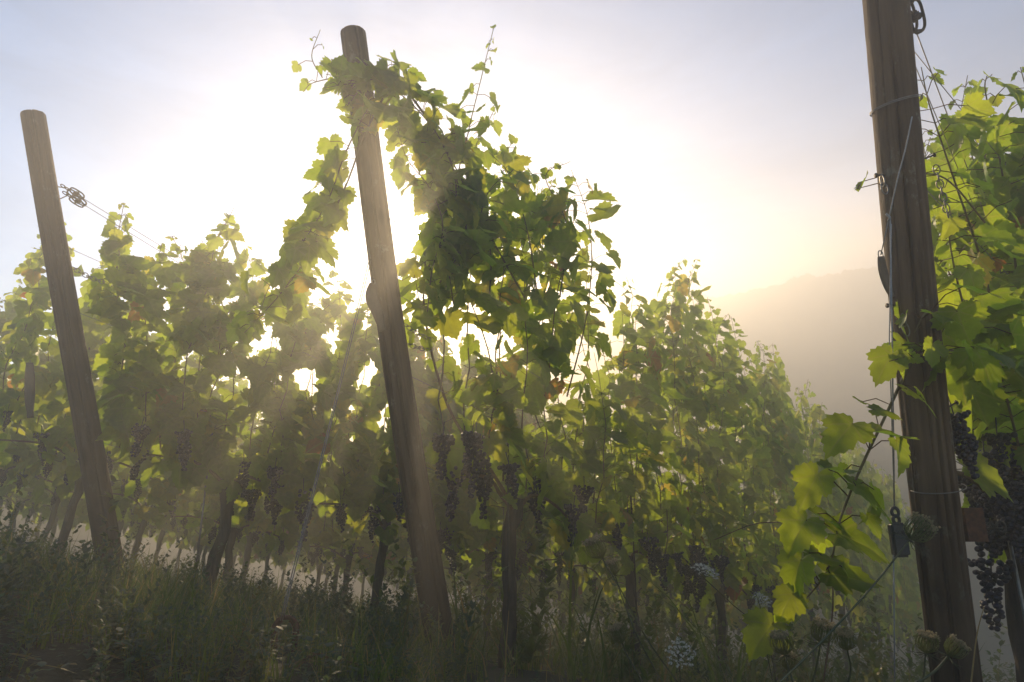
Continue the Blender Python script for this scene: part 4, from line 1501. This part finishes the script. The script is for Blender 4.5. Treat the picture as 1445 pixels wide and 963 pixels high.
# ------------------------------------------------------------------ ground vegetation (stuff)
def blade_proto(rg, n, hmin, hmax, spread, wid):
    V, T, off, tt = [], [], 0, []
    for i in range(n):
        az = rg.uniform(0, 6.28); h = rg.uniform(hmin, hmax); bend = rg.uniform(.15, .8) * h
        b0 = np.array([rg.normal(0, spread), rg.normal(0, spread), -.01])
        d = np.array([math.cos(az), math.sin(az), 0]); s_ = np.array([-d[1], d[0], 0])
        ti = np.clip(rg.normal(.4, .3), 0, 1)
        for k in range(5):
            f = k / 4
            c = b0 + d * bend * f * f + np.array([0, 0, h * (f - .22 * f * f * (bend / h))])
            w_ = wid * (1 - f) ** .7 * .5
            V += [c - s_ * w_, c + s_ * w_]
            tt += [ti, ti]
        for k in range(4):
            q = off + 2 * k
            T += [(q, q + 1, q + 3), (q, q + 3, q + 2)]
        off += 10
    return np.array(V), np.array(T), np.array(tt)


def weed_proto(rg, kind):
    V, T, off, tt = [], [], 0, []

    def leaf(p, d, L, W, ti, up=.5):
        nonlocal off
        d = nrm(d); s_ = nrm(np.cross(d, [0, 0, 1.0]) + 1e-6); n_ = np.cross(s_, d)
        for (a, b, c) in ((0, 0, 0), (.35, .5, .04), (.35, -.5, .04), (.7, .38, .03), (.7, -.38, .03), (1, 0, -.08)):
            V.append(p + d * a * L + s_ * b * W + n_ * c * L); tt.append(ti)
        T.extend([(off, off + 2, off + 1), (off + 1, off + 2, off + 4), (off + 1, off + 4, off + 3), (off + 3, off + 4, off + 5)])
        off += 6

    if kind == 'mugwort':
        for st in range(rg.randint(1, 4)):
            h = rg.uniform(.07, .19); lean = rg.normal(0, .3, 2); b0 = rg.normal(0, .012, 2)
            tone = rg.uniform(.25, .62)
            for i in range(16):
                f = (i + 1) / 16
                p = np.array([b0[0] + lean[0] * h * f, b0[1] + lean[1] * h * f, h * f])
                a = i * 2.4
                d = np.array([math.cos(a), math.sin(a), rg.uniform(.2, .9)])
                for q in range(3):
                    dd = d + rg.normal(0, .35, 3)
                    leaf(p, dd, rg.uniform(.014, .03) * (1.25 - .6 * f), .007, np.clip(tone + rg.normal(0, .08), 0, .7))
            s_ = np.array([.0012, 0, 0])
            tp = np.array([b0[0] + lean[0] * h, b0[1] + lean[1] * h, h])
            bp_ = np.array([b0[0], b0[1], -.01])
            V.extend([bp_ - s_, bp_ + s_, tp]); tt.extend([.9] * 3); T.append((off, off + 1, off + 2)); off += 3
    elif kind == 'creeper':
        for i in range(rg.randint(7, 14)):
            a = rg.uniform(0, 6.28); r_ = rg.uniform(0, .06)
            p = np.array([math.cos(a) * r_, math.sin(a) * r_, rg.uniform(.01, .07)])
            leaf(p, np.array([math.cos(a), math.sin(a), rg.uniform(-.2, .5)]), rg.uniform(.010, .026), rg.uniform(.006, .015), np.clip(rg.choice([.1, .25, .3, .74]) + rg.normal(0, .06), 0, 1))
    else:       # dry twiggy litter
        for i in range(10):
            p = np.array([rg.normal(0, .04), rg.normal(0, .04), rg.uniform(.0, .03)])
            leaf(p, np.array([rg.normal(), rg.normal(), rg.uniform(-.2, .4)]), rg.uniform(.03, .08), rg.uniform(.003, .02), rg.uniform(.85, 1))
    return np.array(V), np.array(T), np.array(tt)


def scatter(name, protos, pts, scl, rg, mat, tint_jit=.08):
    V, T, A, off = [], [], [], 0
    which = rg.randint(len(protos), size=len(pts))
    for k, (v, t, a) in enumerate(protos):
        I = np.where(which == k)[0]
        if not len(I): continue
        th = rg.uniform(0, 6.28, len(I)); c_, s_ = np.cos(th), np.sin(th)
        sc = scl[I][:, None]
        x = (v[None, :, 0] * c_[:, None] - v[None, :, 1] * s_[:, None]) * sc
        y = (v[None, :, 0] * s_[:, None] + v[None, :, 1] * c_[:, None]) * sc
        z = v[None, :, 2] * sc
        W = np.stack([x, y, z], -1) + pts[I][:, None]
        V.append(W.reshape(-1, 3)); T.append((t[None] + (np.arange(len(I)) * len(v))[:, None, None] + off).reshape(-1, 3))
        A.append((a[None] + rg.normal(0, tint_jit, (len(I), 1))).ravel())
        off += len(I) * len(v)
    return link(name, tri_mesh(name, np.concatenate(V), np.concatenate(T), {'tint': ('FLOAT', np.clip(np.concatenate(A), 0, 1))}), mat)


rg = np.random.RandomState(99)


def place(n, xr, yr, near=0.8):
    x = rg.uniform(xr[0], xr[1], n); y = yr[0] + (yr[1] - yr[0]) * rg.rand(n) ** 1.4
    keep = (x ** 2 + y ** 2 > near ** 2) & (np.abs(x) < y * .85 + .7)
    x, y = x[keep], y[keep]
    px_ = proj(np.stack([x, y, gz(x, y)], 1))[0]
    keep = (px_ < 640 + 60 * rg.rand(len(x))) | (rg.rand(len(x)) < .06)
    x, y = x[keep], y[keep]
    return np.stack([x, y, gz(x, y)], 1)


def clear_anchor(p):
    x, y, d = proj(p)
    return ~((np.abs(x - 397) < 40) & (d < proj(anc)[2] + .10) & (d > 1.5))


def patch(p, f=1.0, s=0.0):
    return np.sin(p[:, 0] * 2.3 * f + s) * np.sin(p[:, 1] * 2.9 * f + 1.3 + s) + .5 * np.sin(p[:, 0] * 5.1 * f + 2 * s + p[:, 1] * 4)


mug = [weed_proto(rg, 'mugwort') for _ in range(7)]
cre = [weed_proto(rg, 'creeper') for _ in range(7)]
lit = [weed_proto(rg, 'litter') for _ in range(4)]
gr = [blade_proto(rg, 10, .06, .20, .016, .0045) for _ in range(6)]
pts = place(3600, (-4.2, 1.6), (.7, 6.5), 1.0)
pts = pts[(patch(pts) > -.25) ]
dist = np.linalg.norm(pts[:, :2], axis=1) 
big = rg.rand(len(pts)) < .07
a1 = scatter('ground_cover', mug, pts, np.where(big, 1.7, 1.0) * np.clip(.45 + .35 * (dist - 1), .4, 1.15) * rg.uniform(.45, 1.5, len(pts)) * np.where(clear_anchor(pts), 1, .35), rg, M_WEED)
tag(a1, 'silvery green mugwort like weeds covering the headland bank', 'weeds', kind='stuff')
pts = place(7000, (-4.2, 1.8), (.6, 6.5), .75)
a2 = scatter('leaf_litter', cre + cre + lit[:1], pts, rg.uniform(.7, 1.3, len(pts)), rg, M_WEED)
tag(a2, 'low creeping leaves and dry litter on the dark soil', 'ground leaves', kind='stuff')
pts = place(6500, (-4.5, 2.0), (.7, 7), .9)
pts = pts[(patch(pts, .8, 2.0) > -.15)]
dist = np.linalg.norm(pts[:, :2], axis=1)
a3 = scatter('grass', gr, pts, np.clip(.45 + .3 * (dist - 1), .4, 1.2) * rg.uniform(.4, 1.55, len(pts)) * np.where(clear_anchor(pts), 1, .3), rg, M_GRASS)
tag(a3, 'mixed green and straw coloured grass on the bank', 'grass', kind='stuff')
# under the vine rows
x = rg.uniform(-9, 8, 6000); y = rg.uniform(3.0, 15, 6000)
pts = np.stack([x, y, gz(x, y)], 1)
sc4 = rg.uniform(.7, 1.5, len(pts))
# taller leafy weeds standing between the trunks
x = rg.uniform(-1.5, 7, 1500); y = rg.uniform(3.2, 11, 1500)
tl = np.stack([x, y, gz(x, y)], 1)
qx = proj(tl)[0]
tl = tl[(qx > 560) & (qx < 1500) & (patch(tl, .7, .6) > -.1)]
pts = np.concatenate([pts, tl]); sc4 = np.concatenate([sc4, rg.uniform(1.6, 4.2, len(tl))])
a4 = scatter('undergrowth', gr[:4] + mug, pts, sc4, rg, M_GRASS)
tag(a4, 'hazy grass and weeds under the vine rows', 'grass', kind='stuff')
# tufts one can pick out
for (px_, py_, d_, n_, h_, lb) in ((152, 955, 1.35, 26, .115, 'bright dewy grass tuft at the lower left'), (212, 948, 1.5, 14, .10, 'smaller grass tuft right of the bright dewy one'),
                                   (330, 868, 2.6, 22, .22, 'dark grass tuft at the foot of the vine right of the left post'), (215, 835, 3.0, 26, .24, 'tall grass tuft directly right of the left post foot')):
    q = un(px_, py_, d_)
    q[2] = float(gz(q[0], q[1]))
    v, t, a = blade_proto(rg, n_, h_ * .6, h_ * 1.15, .012, .0055)
    o = link('grass_tuft', tri_mesh('grass_tuft', v, t, {'tint': ('FLOAT', a * .7)}), M_GRASS)
    o.location = tuple(q)
    tag(o, lb, 'grass tuft')

# ------------------------------------------------------------------ render settings
SC.render.engine = 'CYCLES'
c = SC.cycles
c.use_denoising = True
c.denoiser = 'OPENIMAGEDENOISE'
c.denoising_input_passes = 'RGB_ALBEDO_NORMAL'
c.denoising_prefilter = 'ACCURATE'
c.max_bounces = 6
c.diffuse_bounces = 3
c.glossy_bounces = 2
c.transmission_bounces = 4
c.transparent_max_bounces = 4
c.volume_bounces = 1
c.sample_clamp_indirect = 4
c.sample_clamp_direct = 0
c.caustics_reflective = False
c.caustics_refractive = False
c.use_adaptive_sampling = True
c.adaptive_threshold = .01
vs = SC.view_settings
vs.view_transform = 'Standard'
vs.look = 'None'
vs.gamma = 1.0
vs.exposure = -0.05
vs.use_curve_mapping = False
